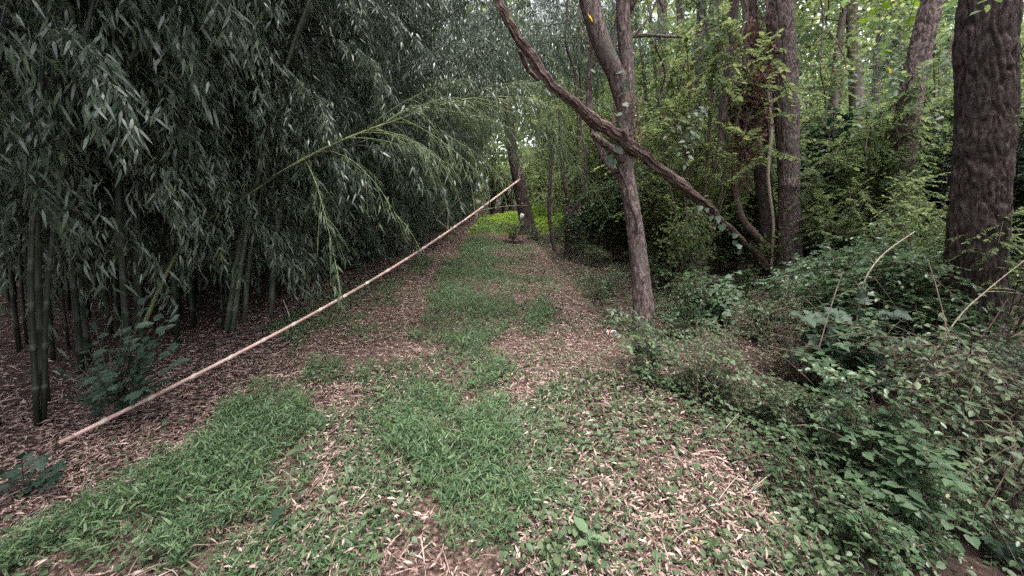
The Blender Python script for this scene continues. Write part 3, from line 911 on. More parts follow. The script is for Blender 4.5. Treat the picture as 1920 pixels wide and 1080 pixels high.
tree('furrowed_tree', 'thick trunk with deeply furrowed bark at the right edge',
     [(1812, 830, 150, 3.55), (1818, 700, 132, 3.55), (1826, 560, 124, 3.55), (1836, 350, 118, 3.55), (1846, 180, 118, 3.55), (1853, 0, 115, 3.55)],
     M['bark_dark'], top=9.5, segs=150, rings=460, bark=(.020, 27, 10), crown=1, seed=5, drift=(.02, 0), crown_scale=1.15)

tree('straight_tree', 'straight pinkish brown trunk standing right of the vine covered one',
     [(1478, 548, 52, 6.75), (1480, 440, 45, 6.75), (1479, 320, 43, 6.75), (1473, 180, 47, 6.75), (1468, 90, 47, 6.75), (1463, 0, 49, 6.75)],
     M['bark'], top=10, segs=100, rings=330, bark=(.014, 30, 10), crown=2, seed=8, drift=(-.03, 0), knots=((4.2, 2.0, .1, .05), (5.4, 1.4, .08, .05), (3.6, 4.2, .1, .05)),
     limbs=[[(1478, 140, 18, 6.7), (1492, 128, 12, 6.65), (1497, 110, 5, 6.6)], [(1468, 100, 14, 6.65), (1452, 92, 9, 6.6), (1446, 84, 5, 6.6)]])

tree('vine_covered_tree', 'dark trunk wrapped in withered vines left of the straight trunk',
     [(1446, 545, 44, 7.0), (1443, 450, 36, 7.0), (1430, 330, 32, 7.0), (1420, 200, 34, 7.0), (1412, 110, 28, 7.0), (1408, 0, 22, 7.0)],
     M['bark_dark'], top=9, segs=60, rings=220, bark=(.014, 30, 8), crown=3, seed=11, drift=(-.02, .03))

tree('slanting_tree', 'reddish trunk slanting outward behind the furrowed trunk',
     [(1684, 560, 56, 6.2), (1686, 440, 52, 6.2), (1690, 320, 52, 6.2), (1703, 210, 50, 6.2), (1722, 110, 48, 6.2), (1748, 0, 48, 6.2)],
     M['bark'], top=9.5, segs=90, rings=300, bark=(.016, 28, 9), crown=1, seed=14)

tree('lane_tree', 'dark leaning trunk with a white tag at the far end of the path',
     [(992, 442, 32, 17.0), (986, 410, 26, 17.0), (975, 350, 24, 17.0), (962, 290, 20, 17.0), (955, 230, 17, 17.0)],
     M['bark_dark'], top=10, segs=26, rings=90, bark=(.03, 12, 4), crown=0, seed=17, flare=.25, drift=(-.12, 0))

tree('ragged_tree', 'short dark broken trunk among twigs right of the lane tree',
     [(1080, 490, 40, 10.5), (1075, 450, 30, 10.5), (1070, 410, 26, 10.5), (1072, 385, 18, 10.5)],
     M['bark_dark'], top=None, segs=24, rings=60, bark=(.03, 14, 3), crown=None, seed=19,
     limbs=[[(1072, 400, 10, 10.5), (1060, 350, 8, 10.5), (1052, 290, 6, 10.6), (1048, 200, 4, 10.7)], [(1075, 420, 9, 10.5), (1095, 360, 7, 10.4), (1100, 280, 5, 10.4)]])

tree('dark_leaning_tree', 'dark blackish trunk leaning behind the vine covered trunk',
     [(1318, 490, 30, 9.5), (1330, 380, 22, 9.5), (1348, 270, 20, 9.5), (1366, 140, 19, 9.5), (1376, 0, 19, 9.5)],
     M['bark_dark'], top=10, segs=24, rings=90, bark=(.014, 26, 5), crown=2, seed=23)

tree('pale_tree', 'pale grey brown straight trunk in the bright wood behind the forked tree',
     [(1262, 440, 30, 12), (1256, 330, 24, 12), (1250, 230, 23, 12), (1244, 120, 20, 12), (1241, 0, 18, 12)],
     M['bark_pale'], top=11, segs=26, rings=100, bark=(.012, 24, 5), crown=1, seed=29)
tree('slim_tree', 'thin pale stem leaning just left of the pale straight trunk',
     [(1258, 430, 13, 11.5), (1250, 280, 11, 11.5), (1232, 150, 10, 11.5), (1222, 60, 9, 11.5), (1212, -40, 8, 11.5)],
     M['bark_pale'], top=9, segs=12, rings=50, bark=(.008, 24, 5), crown=3, seed=31, crown_scale=.6)
tree('twin_stemmed_tree', 'pale tree with two stems parting low in the bright wood',
     [(1300, 430, 24, 12.5), (1292, 300, 22, 12.5), (1288, 200, 18, 12.5), (1282, 120, 13, 12.5), (1275, 40, 11, 12.5), (1268, -60, 10, 12.5)],
     M['bark_pale'], top=10, segs=16, rings=70, bark=(.01, 24, 5), crown=0, seed=33, crown_scale=.8,
     limbs=[[(1289, 215, 15, 12.5), (1298, 150, 14, 12.5), (1308, 70, 12, 12.5), (1318, -30, 11, 12.5), (1330, -140, 9, 12.5)], [(1284, 140, 8, 12.4), (1262, 141, 6, 12.3), (1240, 138, 5, 12.2)]])
tree('grey_tree', 'grey trunk half hidden by leaves left of the slanting trunk',
     [(1612, 500, 34, 11), (1608, 330, 28, 11), (1606, 180, 28, 11), (1600, 80, 25, 11), (1596, 0, 24, 11)],
     M['bark_pale'], top=11, segs=24, rings=80, bark=(.014, 24, 5), crown=2, seed=37)

# leaning shaggy trunk that crosses in front of the forked tree
P = px_path([(1452, 520, 20, 7.0), (1420, 480, 17, 6.6), (1385, 443, 14, 6.2), (1347, 407, 14, 5.75), (1340, 400, 17, 5.7), (1330, 392, 24, 5.6), (1300, 364, 25, 5.3), (1255, 331, 26, 4.9), (1211, 295, 27, 4.5),
             (1167, 265, 27, 4.2), (1122, 231, 27, 4.05), (1078, 195, 25, 3.9), (1029, 153, 24, 3.8), (995, 104, 22, 3.75), (967, 66, 21, 3.7), (938, 8, 19, 3.7), (905, -60, 17, 3.7), (860, -150, 12, 3.7)])
base = P[0, :3].copy()
P[:, :3] -= base
S = spline(P, 420)
t = thing('leaning_dead_trunk', 'shaggy reddish dead trunk leaning diagonally across the forked tree', 'tree', tuple(base))
def shag(th, s, r):
    tw = th + s * .35 + .5 * np.sin(s * 1.7)
    n1 = vnoise(np.cos(tw) * 2.6, np.sin(tw) * 2.6, s * 1.6, 61)
    n2 = vnoise(np.cos(tw) * 6, np.sin(tw) * 6, s * 5, 62)
    n3 = vnoise(np.cos(th), np.sin(th), s * 1.3, 63)
    return r * (.75 * np.abs(2 * n1 - 1) + .45 * n2 - .45 + .35 * (n3 - .5))
ss_ = np.linspace(0, 1, 420) * 9
S[:, :3] += np.stack([vnoise(ss_ * 2.2, 0, 0, 65 + q) + .8 * vnoise(ss_ * 7, 0, 0, 68 + q) - .9 for q in range(3)], -1) * .022
S[:, 3] *= .50 + .3 * vnoise(ss_ * 3, 0, 0, 72)
b = Bag(); add_tube(b, S[:, :3], S[:, 3], 56, shag)
link('trunk', b.mesh('trunk', M['shaggy'], True), t)
g3 = np.random.default_rng(63)
# loose strips of bark along it
tang = norm(np.gradient(S[:, :3], axis=0))
for k in range(34):
    i0 = int(g3.integers(60, 360)); ln = int(g3.integers(14, 40))
    idx = np.arange(i0, min(i0 + ln, 418))
    a = g3.random() * 6.283
    U = norm(np.cross(tang[idx], [0, 0, 1.0])); Wv = np.cross(tang[idx], U)
    tt = np.linspace(0, 1, len(idx))
    off = (S[idx, 3] * (1.12 + .12 * np.sin(tt * 3.1) + .35 * (tt > .75) * (tt - .75)))[:, None]
    aa = a + np.linspace(0, .8, len(idx))
    Cn = S[idx, :3] + off * (np.cos(aa)[:, None] * U + np.sin(aa)[:, None] * Wv)
    bb = Bag(); add_tube(bb, Cn, .009 * (1 - .7 * tt), 4)
    link('bark_strip', bb.mesh('bark_strip', M['shaggy'], False), t)
for lp in ([(975, 95, 9, 3.8), (990, 130, 9, 3.9), (1010, 150, 7, 3.95)], [(1175, 262, 10, 4.15), (1172, 250, 8, 4.1), (1168, 244, 5, 4.08)]):
    Lp = px_path(lp); Lp[:, :3] -= base
    Ls = spline(Lp, 10); bb = Bag(); add_tube(bb, Ls[:, :3], Ls[:, 3], 8)
    link('branch_stub', bb.mesh('branch_stub', M['shaggy'], True), t)

# woody vines
def vine(label, pts, mat, segs=12, n=80, name='woody_vine', twist=.15, cat='vine'):
    P = px_path(pts); base = P[-1, :3].copy(); P[:, :3] -= base
    S = spline(P, n)
    t = thing(name, label, cat, tuple(base))
    b = Bag(); add_tube(b, S[:, :3], S[:, 3], segs, lambda th, s, r: r * twist * 2 * (vnoise(np.cos(th) * 2, np.sin(th) * 2, s * 5, 71) - .5))
    link('stem', b.mesh('stem', mat, True), t)
    return t
vine('thick curved vine hanging in a bow left of the vine covered trunk',
     [(1395, -20, 12, 6.9), (1400, 90, 13, 6.85), (1392, 200, 13, 6.8), (1380, 300, 14, 6.75), (1379, 360, 15, 6.75), (1392, 410, 15, 6.75), (1420, 445, 16, 6.8), (1443, 470, 16, 6.9)], M['twig'])
vine('thin stem of vine winding up beside the fork of the slim tree',
     [(1098, -10, 7, 4.7), (1108, 60, 8, 4.7), (1106, 130, 10, 4.7), (1104, 190, 12, 4.7), (1112, 240, 13, 4.65), (1130, 290, 12, 4.6), (1150, 320, 9, 4.5), (1170, 345, 7, 4.45)], M['bark'])
vine('thin vine hanging down the front of the forked trunk', [(1160, 315, 5, 4.2), (1175, 350, 5, 4.2), (1182, 385, 5, 4.2), (1192, 410, 5, 4.22), (1195, 440, 4, 4.25)], M['bark_dark'])
vine('pale twisted vine clinging between the two close trunks', [(1450, 60, 6, 6.8), (1440, 160, 7, 6.8), (1446, 240, 8, 6.75), (1440, 330, 7, 6.75), (1450, 420, 6, 6.8), (1446, 500, 6, 6.8)], M['cane'])
vine('slender dark stem behind the dangling bamboo twigs', [(1040, 250, 5, 8), (1032, 330, 6, 8), (1030, 400, 7, 8), (1040, 470, 7, 8)], M['bark_dark'])

g6 = np.random.default_rng(66)
for k, (u, v0, v1, d, w) in enumerate([(1062, -30, 250, 6.2, 4), (1078, -30, 330, 7.0, 4), (1090, -30, 210, 5.6, 3), (1122, -30, 190, 6.5, 4), (1142, -20, 300, 6.8, 4), (1152, 40, 360, 5.8, 3), (1226, -30, 250, 7.5, 4), (1318, -30, 330, 8.0, 5),
                                       (1338, -30, 260, 7.5, 4), (1362, -30, 380, 7.2, 5), (1388, -30, 240, 6.6, 5), (1432, -30, 210, 6.6, 5), (1452, -30, 330, 6.5, 4), (1530, -30, 240, 7.0, 4), (1556, -30, 160, 6.4, 4)]):
    n_ = 6
    pts = [(u + g6.normal(0, 7) + 4 * q, v0 + (v1 - v0) * q / (n_ - 1), w * (1 - .08 * q), d + g6.normal(0, .08)) for q in range(n_)]
    vine('thin woody vine hanging from the canopy, %s of fifteen counted from the path' % ORD[k], pts, M['bark' if k % 3 else 'bark_dark'], 6, 40, 'hanging_vine')

# withered vine leaves hanging on the vine covered tree
def foliage_thing(name, label, cat, centre, ext, n, mat, shape, leaf, ratio, seed, droop=-.3, twigs=12, group=None, twig_mat='twig'):
    g = np.random.default_rng(seed)
    t = thing(name, label, cat, tuple(centre), group=group)
    C = rand_unit(max(6, n // 18), g) * g.random((max(6, n // 18), 1)) ** .45 * np.asarray(ext)
    P = C[g.integers(0, len(C), n)] + g.normal(0, .07, (n, 3)) * (np.asarray(ext) / max(ext) + .3)
    D = rand_unit(n, g) + [0, 0, droop]
    L = g.uniform(*leaf, n)
    b = Bag(); b.add(*leaf_arrays(P, D, rand_unit(n, g) + [0, -.2, .7], L, L * g.uniform(ratio * .8, ratio * 1.2, n), shape))
    link('leaves', b.mesh('leaves', mat), t)['kind'] = 'stuff'
    b = Bag()
    for k in range(twigs):
        c = C[g.integers(0, len(C))]; d = C[g.integers(0, len(C))]
        add_tube(b, spline([c, (c + d) / 2 + g.normal(0, .08, 3), d], 8), .004, 4)
    link('tangled_twigs', b.mesh('tangled_twigs', M[twig_mat], False), t)['kind'] = 'stuff'
    return t
foliage_thing('withered_vine', 'brown withered vine tangle hung on the vine covered trunk', 'vine', at(1405, 160, 6.7), (.42, .3, 1.25), 2000, M['dead_vine'], 'dia', (.05, .10), .6, 81, -.5, 40)
foliage_thing('withered_vine', 'lower brown vine clump on the vine covered trunk near the bow', 'vine', at(1400, 280, 6.7), (.3, .25, .65), 700, M['dead_vine'], 'dia', (.04, .08), .6, 82, -.5, 16)
foliage_thing('withered_vine', 'dry vine tangle wrapped round the fork of the slim tree', 'vine', at(1178, 235, 4.35), (.16, .15, .45), 260, M['dead_vine'], 'dia', (.03, .05), .6, 83, -.5, 22)

# ------------------------------------------------------------------ stump and other low wood
P = px_path([(1296, 570, 60, 6.3), (1292, 520, 50, 6.3), (1288, 470, 44, 6.3), (1284, 432, 36, 6.3), (1283, 422, 22, 6.3)])
base = P[0, :3].copy(); base[2] = float(gz(base[0], base[1])) - .05; P[:, :3] -= base; P[0, 2] = 0
S = spline(P, 70)
t = thing('dead_stump', 'dark rotten stump overgrown with leaves under the leaning trunk', 'stump', tuple(base))
b = Bag(); add_tube(b, S[:, :3], S[:, 3], 30, bark_fn(.03, 18, 4, 91)); link('trunk', b.mesh('trunk', M['bark_dark'], True), t)
for k in range(5):
    a = k * 1.3; p = np.array([math.cos(a) * .12, math.sin(a) * .12, S[-1, 2] - .05])
    bb = Bag(); add_tube(bb, np.array([p, p + [0, 0, .12], p + [math.cos(a) * .02, 0, .2 + .05 * k]]), [.03, .02, .004], 6); link('splinter', bb.mesh('splinter', M['bark_dark'], False), t)

c = on_ground(1212, 668)
t = thing('dark_log_stub', 'short black log stub under the leafy sprig by the forked tree', 'log', tuple(c + [0, 0, .06]))
zz = np.linspace(-.11, .11, 14)
b = Bag(); add_tube(b, np.stack([zz, zz * .1, zz * 0], -1), .062 + .004 * np.sin(zz * 150), 18); link('wood', b.mesh('wood', M['black'], True), t)
link('end_cap', (lambda bb: (add_tube(bb, np.array([[.108, .011, 0], [.118, .012, 0]]), [.05, .048], 14), bb.mesh('end_cap', M['bark_dark']))[1])(Bag()), t)

foliage_thing('stump_creeper', 'small leaved creeper climbing over the rotten stump', 'creeper', at(1288, 450, 5.95), (.4, .18, .6), 1300, M['wood_leaf'], 'dia', (.04, .07), .65, 85, -.4, 14)
foliage_thing('trunk_creeper', 'small leaved creeper low on the vine covered trunk', 'creeper', at(1440, 480, 6.75), (.3, .2, .5), 420, M['wood_leaf'], 'dia', (.04, .07), .65, 86, -.4, 10)
foliage_thing('trunk_creeper', 'leafy creeper on the broken ragged trunk beside the lane', 'creeper', at(1078, 420, 10.2), (.5, .3, .7), 700, M['wood_leaf_dark'], 'dia', (.05, .09), .65, 87, -.4, 14)

foliage_thing('trunk_creeper', 'creeper hanging low on the furrowed trunk', 'creeper', at(1825, 640, 3.15), (.34, .15, .4), 260, M['shrub'], 'oval', (.04, .07), .6, 89, -.3, 14)
foliage_thing('trunk_creeper', 'creeper leaves climbing the slanting trunk', 'creeper', at(1690, 380, 5.95), (.4, .18, .7), 500, M['wood_leaf_dark'], 'oval', (.05, .08), .6, 90, -.3, 12)

# ------------------------------------------------------------------ shrubs
def shrub_proto(seed, h, w, nst, leaf, dens, mat, ratio=.6, shape='oval', arch=.5):
    """stems from one root that fork and arch, with small leaves in pairs along the shoots"""
    g = np.random.default_rng(seed)
    sb, fb = Bag(), Bag()
    nl = 0
    for k in range(nst):
        az = g.random() * 6.283; out = g.uniform(.25, 1) * w; hh = h * g.uniform(.6, 1.05)
        p0 = np.array([math.cos(az), math.sin(az), 0]) * .06
        p3 = np.array([math.cos(az) * out, math.sin(az) * out, hh * (1 - arch * .3)])
        p1 = p3 * [.25, .25, .5]; p2 = p3 * [.6, .6, 0] + [0, 0, hh]
        A = spline([p0, p1, p2, p3], 16)
        add_tube(sb, A, np.linspace(.009, .003, 16) * (h / 1.0) ** .5, 5)
        for q in range(3, 16):
            for _ in range(2):
                d = norm(rand_unit(1, g)[0] * [1, 1, .5] + (A[q] - A[q - 1]) * 3 + [0, 0, .15])
                ln = g.uniform(.12, .34) * (w + .25)
                B = arc(A[q], d, ln, .25, 5)
                add_tube(sb, B, np.linspace(.003, .0015, 5), 3, cap=False)
                n = max(4, int(ln * dens))
                t = np.linspace(.12, 1, n) * 3.99
                i = t.astype(int); f = (t - i)[:, None]
                P = B[i] * (1 - f) + B[i + 1] * f
                T = norm(B[i + 1] - B[i])
                side = norm(np.cross(T, [0, 0, 1.0])) * np.where(np.arange(n) % 2 == 0, 1, -1)[:, None]
                D = side * .9 + T * .55 + rand_unit(n, g) * .35 + [0, 0, -.1]
                L = g.uniform(leaf[0], leaf[1], n)
                fb.add(*leaf_arrays(P, D, np.array([0, 0, 1.0]) + rand_unit(n, g) * .45, L, L * g.uniform(ratio * .8, ratio * 1.15, n), shape))
                nl += n
    return sb.mesh('stems', M['twig'], False), fb.mesh('foliage', mat), nl

SHR = [shrub_proto(200 + k, *a) for k, a in enumerate([
    (.75, .7, 6, (.035, .07), 38, M['shrub']), (1.0, .8, 7, (.04, .075), 34, M['shrub']), (.55, .75, 6, (.03, .06), 42, M['shrub']),
    (1.3, .9, 7, (.04, .08), 32, M['shrub']), (.8, .8, 6, (.04, .075), 30, M['weed']),
    (.8, .7, 6, (.06, .10), 20, M['shrub_mid'], .8, 'heart'), (.9, .9, 9, (.03, .05), 14, M['weed'])])]
print('shrub leaves', [s[2] for s in SHR])
BUSH = [shrub_proto(230 + k, *a) for k, a in enumerate([
    (2.8, 1.3, 14, (.06, .11), 34, M['wood_leaf_dark']), (4.2, 1.5, 18, (.06, .12), 32, M['wood_leaf']), (2.0, 1.3, 13, (.055, .10), 38, M['wood_leaf_dark']), (3.4, 1.4, 16, (.06, .11), 34, M['wood_leaf'])])]
print('bush leaves', [s[2] for s in BUSH])

def put_shrub(pr, x, y, label, group=None, scale=1.0, rz=0.0, name='shrub', z=None):
    t = thing(name, label, 'shrub', (x, y, (float(gz(x, y)) if z is None else z) - .02), (0, 0, rz), group, scale)
    link('stems', pr[0], t)['kind'] = 'stuff'
    link('foliage', pr[1], t)['kind'] = 'stuff'
    return t

NEAR = [  # pixel of the foot, prototype, scale, label
    (1225, 735, 2, .85, 'low dark shrub in front of the black log stub'),
    (1300, 760, 6, .6, 'small shrub between the log stub and the pale green sprig'),
    (1345, 600, 5, .8, 'leafy shrub in front of the rotten stump'),
    (1290, 600, 2, .9, 'low shrub at the foot of the rotten stump'),
    (1420, 640, 5, .55, 'green shrub in front of the vine covered trunk'),
    (1500, 610, 2, .7, 'low shrub at the foot of the straight trunk'),
    (1555, 640, 1, .7, 'pale glinting shrub right of the straight trunk foot'),
    (1620, 620, 3, .8, 'tall shrub between the straight and the slanting trunk'),
    (1480, 720, 6, .75, 'twiggy shrub below the straight trunk beside bare canes'),
    (1590, 740, 5, .9, 'shrub beneath the grey lobed leaves'),
    (1690, 650, 3, .75, 'dark shrub in front of the slanting trunk'),
    (1740, 700, 1, .85, 'dark shrub left of the furrowed trunk foot'),
    (1590, 900, 1, .58, 'broad green shrub low in the front at the right'),
    (1680, 960, 5, .6, 'green shrub nearest the corner on the right'),
    (1540, 850, 4, .5, 'small leafy shrub left of the broad front shrub'),
    (1700, 860, 6, .9, 'shrub with drooping shoots below the furrowed trunk'),
    (1560, 1010, 2, .55, 'low shrub at the bottom edge right of the pale stick'),
    (1830, 740, 2, .8, 'low dark shrub before the furrowed trunk'),
    (1760, 1060, 0, .5, 'dark shrub at the bottom edge near the corner'),
    (1860, 930, 6, .8, 'sparse twiggy shrub in the dark right corner'),
    (1885, 1040, 2, .5, 'low shrub in the extreme bottom right corner'),
    (1800, 860, 6, .95, 'sparse twiggy shrub under the furrowed trunk'),
    (1590, 640, 3, .8, 'tall pale shrub right behind the lobed sapling'),
    (1650, 690, 3, .95, 'tall shrub rising beside the arching pale cane'),
    (1710, 640, 3, .85, 'tall shrub rising left of the furrowed trunk'),
    (1750, 760, 2, .8, 'tall leafy shrub touching the furrowed trunk base'),
    (1250, 545, 0, .8, 'leafy shrub just right of the forked tree'),
    (1320, 540, 1, .8, 'leafy shrub right behind the rotten stump'),
    (1395, 560, 0, .65, 'dark leafy shrub left of the vine covered trunk foot'),
    (1270, 640, 0, .6, 'small shrub right of the sprig at the forked tree'),
    (1060, 480, 6, .9, 'low grey green shrub before the ragged trunk'),
    (1110, 500, 2, .75, 'low shrub right of the ragged trunk'),
    (1040, 455, 0, .9, 'shrub left behind the ragged trunk'),
    (1000, 450, 2, .8, 'low shrub right of the lane tree foot'),
    (1400, 800, 4, .5, 'low pale shrub at the edge of the litter'),
]
TALL = [  # pixel of the foot, depth, prototype, scale, label: tangle round the trunks
    (1245, 7.8, 3, .6, 'leafy bush close behind the forked tree on its right'), (1300, 7.9, 1, .5, 'bush rising behind the rotten stump'),
    (1345, 7.8, 3, .6, 'bush behind the broken end of the leaning trunk'), (1390, 8.2, 1, .55, 'bush rising between the bow vine and the dark trunk'),
    (1425, 8.6, 3, .5, 'bush rising just behind the paired trunks'), (1545, 7.6, 2, .6, 'bush close by the right side of the straight trunk'),
    (1570, 6.0, 3, .52, 'bush halfway between the straight and slanting trunks'), (1625, 5.6, 2, .6, 'bush hiding the foot of the slanting trunk'),
    (1660, 5.0, 2, .5, 'bush just before the slanting trunk'), (1720, 4.9, 1, .42, 'bush between the slanting and furrowed trunk feet'),
    (1765, 4.2, 3, .42, 'bush touching the left side of the furrowed trunk'), 
    (1895, 3.5, 3, .42, 'bush at the edge right of the furrowed trunk'), (1700, 3.6, 2, .55, 'bush beside the grey lobed sapling'),
   ]
for k, (u, d, pr, sc, lab) in enumerate(TALL):
    x = (u - 960) / F_PX * d
    put_shrub(BUSH[pr], x, d, lab, 'tangled bushes round the trunks', sc, k * 2.3, 'understorey_bush')
for k, (u, v, pr, sc, lab) in enumerate(NEAR):
    p = on_ground(u, v)
    o = put_shrub(SHR[pr], p[0], p[1], lab, 'shrubs at the right of the path', sc, k * 1.7)
    o.rotation_euler = (.28 * math.sin(k * 2.1), .28 * math.cos(k * 3.3), k * 1.7)
    o.scale = (sc * (1 + .2 * math.sin(k * 1.3)), sc * (1 + .2 * math.cos(k * 1.9)), sc * (1 + .15 * math.sin(k * 2.7)))
p = on_ground(1130, 560); put_shrub(SHR[2], p[0], p[1], 'grey twiggy shrub left of the forked tree', None, .7, 1.0)
p = on_ground(960, 455); put_shrub(SHR[4], p[0], p[1], 'low pale leafy shrub at the foot of the lane tree', None, 1.1, 1.0)
for k, (u, lab) in enumerate([(700, 'dark low shrub under the bamboo where the pole crosses'), (740, 'dark low shrub at the grove edge farther along'), (790, 'dark low shrub at the grove edge near the path end')]):
    p = on_ground(u, 480 - k * 17); put_shrub(SHR[1], p[0] - .3, p[1], lab, None, .8 + .25 * k, k)

# understorey bushes in the wood
def wood_zone(u):
    return ('left of the forked tree' if u < 1150 else 'between the forked tree and the dark leaning trunk' if u < 1335 else 'behind the paired trunks' if u < 1500
            else 'between the straight and the slanting trunk' if u < 1690 else 'between the slanting and the furrowed trunk' if u < 1800 else 'right of the furrowed trunk')
g = np.random.default_rng(15)
bs = []
def bush_ok(x, y, d):
    return all((x - a) ** 2 + (y - b) ** 2 > d * d for a, b in bs)
cnt = 0
for tr in range(6000):
    if cnt >= 125:
        break
    y = 6.4 + 21 * g.random() ** 1.3; x = g.uniform(1.6 + .02 * y, 1.5 * y)
    if not bush_ok(x, y, .8 + .02 * y) or (x < 3.2 and y < 9.0) or (4.2 < x < 5.6 and y < 7.6) or x < 2.0 + .03 * y:
        continue
    bs.append((x, y)); cnt += 1
    near = y < 12
    u = seen_u(x, y)
    put_shrub(BUSH[g.integers(0, 4)], x, y, ('leafy understorey bush ' if near else 'bush far back in the bright wood ') + wood_zone(u),
              'understorey bushes near the trunks' if near else 'understorey bushes far back', g.uniform(.75, 1.15), g.random() * 6.28, 'understorey_bush')
DARK_POCKET = shrub_proto(240, 3.0, 1.4, 16, (.06, .11), 34, M['shade'])  # dark leaf colour imitates the shaded pockets of the wood
for k, (u, d, sc, lab) in enumerate([(1545, 9.0, 1.15, 'dark bush standing in for shade right behind the straight trunk'), (1600, 9.6, 1.25, 'dark bush standing in for shade before the grey trunk'), (1640, 8.6, .95, 'dark bush standing in for shade left behind the slanting trunk'),
                                     (1760, 7.6, 1.1, 'dark bush standing in for shade in the gap before the furrowed trunk'), (1350, 10.5, .9, 'dark bush standing in for shade far behind the bow vine'), (1895, 6.0, 1.0, 'dark bush standing in for shade at the right edge behind the furrowed trunk')]):
    put_shrub(DARK_POCKET, (u - 960) / F_PX * d, d, lab, 'dark bushes standing in for shade', sc, k * 1.9, 'dark_pocket_bush')
for k in range(44):   # beyond the grove
    y = g.uniform(1.5, 16); x = -7.3 - g.uniform(0, 3.2) - .05 * y
    u = seen_u(x, y)
    if u > -150:
        put_shrub(BUSH[g.integers(0, 4)], x, y, 'bush glimpsed in the light behind the grove ' + grove_zone(u), 'bushes behind the grove', g.uniform(.8, 1.2), g.random() * 6, 'understorey_bush')

# ------------------------------------------------------------------ background trees
def wood_tree_proto(seed, H, r, mat, bark):
    g = np.random.default_rng(seed)
    s = np.linspace(0, 1, 20)
    C = np.stack([.25 * np.sin(s * 3 + seed) * s * 2, .2 * np.cos(s * 2.3 + seed) * s * 2, H * s], -1)
    b = Bag(); add_tube(b, C, r * (1.25 - s) + .012, 10, bark_fn(.01, 18, 5, seed))
    lb, fb = Bag(), Bag()
    for q in np.linspace(.14, 1, 40):
        p = np.array([np.interp(q, s, C[:, k]) for k in range(3)])
        az = g.random() * 6.283; ln = g.uniform(.8, 2.3) * (1.15 - .6 * q)
        A = arc(p, (math.cos(az), math.sin(az), g.uniform(.1, .8)), ln, .25, 7)
        add_tube(lb, A, np.linspace(.02, .005, 7), 4, cap=False)
        for k in range(2, 7):
            n = 24
            P = A[k] + g.normal(0, .27, (n, 3)) * [1, 1, .5]
            L = g.uniform(.08, .15, n)
            fb.add(*leaf_arrays(P, rand_unit(n, g) * [1, 1, .6] + [0, 0, -.2], rand_unit(n, g) * .6 + [0, 0, 1], L, L * g.uniform(.5, .75, n), 'dia'))
    return b.mesh('trunk', bark, True), lb.mesh('limbs', bark, False), fb.mesh('crown', mat)
WT = [wood_tree_proto(300, 9.5, .10, M['wood_leaf'], M['bark_pale']), wood_tree_proto(301, 11, .13, M['wood_leaf_dark'], M['bark']), wood_tree_proto(302, 7.5, .06, M['wood_leaf'], M['bark']), wood_tree_proto(303, 12.5, .15, M['wood_leaf'], M['bark_dark'])]
cnt = 0; ts = []
for tr in range(4000):
    if cnt >= 96:
        break
    y = 9.5 + 30 * g.random() ** .8; x = g.uniform(2.2 + .03 * y, 1.45 * y)
    if any((x - a) ** 2 + (y - b) ** 2 < 3.0 for a, b in ts):
        continue
    ts.append((x, y)); cnt += 1
    pr = WT[g.integers(0, 4)]
    t = thing('woodland_tree', ('slender leafy tree in the wood ' if y < 20 else 'leafy tree far back in the wood ') + wood_zone(seen_u(x, y)), 'tree', (x, y, float(gz(x, y)) - .05),
              (0, 0, g.random() * 6.28), 'trees in the middle of the wood' if y < 20 else 'trees far back in the wood', g.uniform(.85, 1.2))
    link('trunk', pr[0], t); link('limbs', pr[1], t)['kind'] = 'stuff'; link('crown', pr[2], t)['kind'] = 'stuff'

for k in range(4):   # unseen trees added beside and behind the viewer to hold back sky light
    y = -3 + 1.1 * k; x = g.uniform(4.5, 8)
    pr = WT[g.integers(0, 4)]
    t = thing('woodland_tree', 'unseen tree added beside the viewer to block light', 'tree', (x, y, 0), (0, 0, k), 'trees beside the viewer', 1.1)
    link('trunk', pr[0], t); link('limbs', pr[1], t)['kind'] = 'stuff'; link('crown', pr[2], t)['kind'] = 'stuff'

for k, (x, y) in enumerate([(3.2, .7), (3.9, 1.5), (4.4, .2)]):  # bushes added out of view to darken the right corner
    put_shrub(BUSH[k % 4], x, y, 'unseen bush added to shade the dark corner at the right', 'bushes shading the corner', .95, k * 1.1, 'understorey_bush')

for k, (x, y) in enumerate([(-1.6, 31), (-.2, 33), (1.0, 31.5), (2.2, 30), (3.2, 28), (-.8, 36), (1.6, 35), (3.6, 33)]):
    put_shrub(BUSH[(1, 3)[k % 2]], x, y, 'bush closing the far end of the lane', 'bushes at the far end of the lane', 1.25, k * 1.7, 'understorey_bush')
for k, (x, y) in enumerate([(2.6, 22), (1.9, 26), (3.4, 18), (.6, 38), (-2, 39), (4.4, 23), (2.9, 14.5)]):
    t = thing('woodland_tree', 'leafy tree leaning over the right side of the far lane', 'tree', (x, y, float(gz(x, y)) - .05), (0, -.1, k * 2), 'trees at the far lane', 1.0)
    pr = WT[(0, 2)[k % 2]]
    link('trunk', pr[0], t); link('limbs', pr[1], t)['kind'] = 'stuff'; link('crown', pr[2], t)['kind'] = 'stuff'

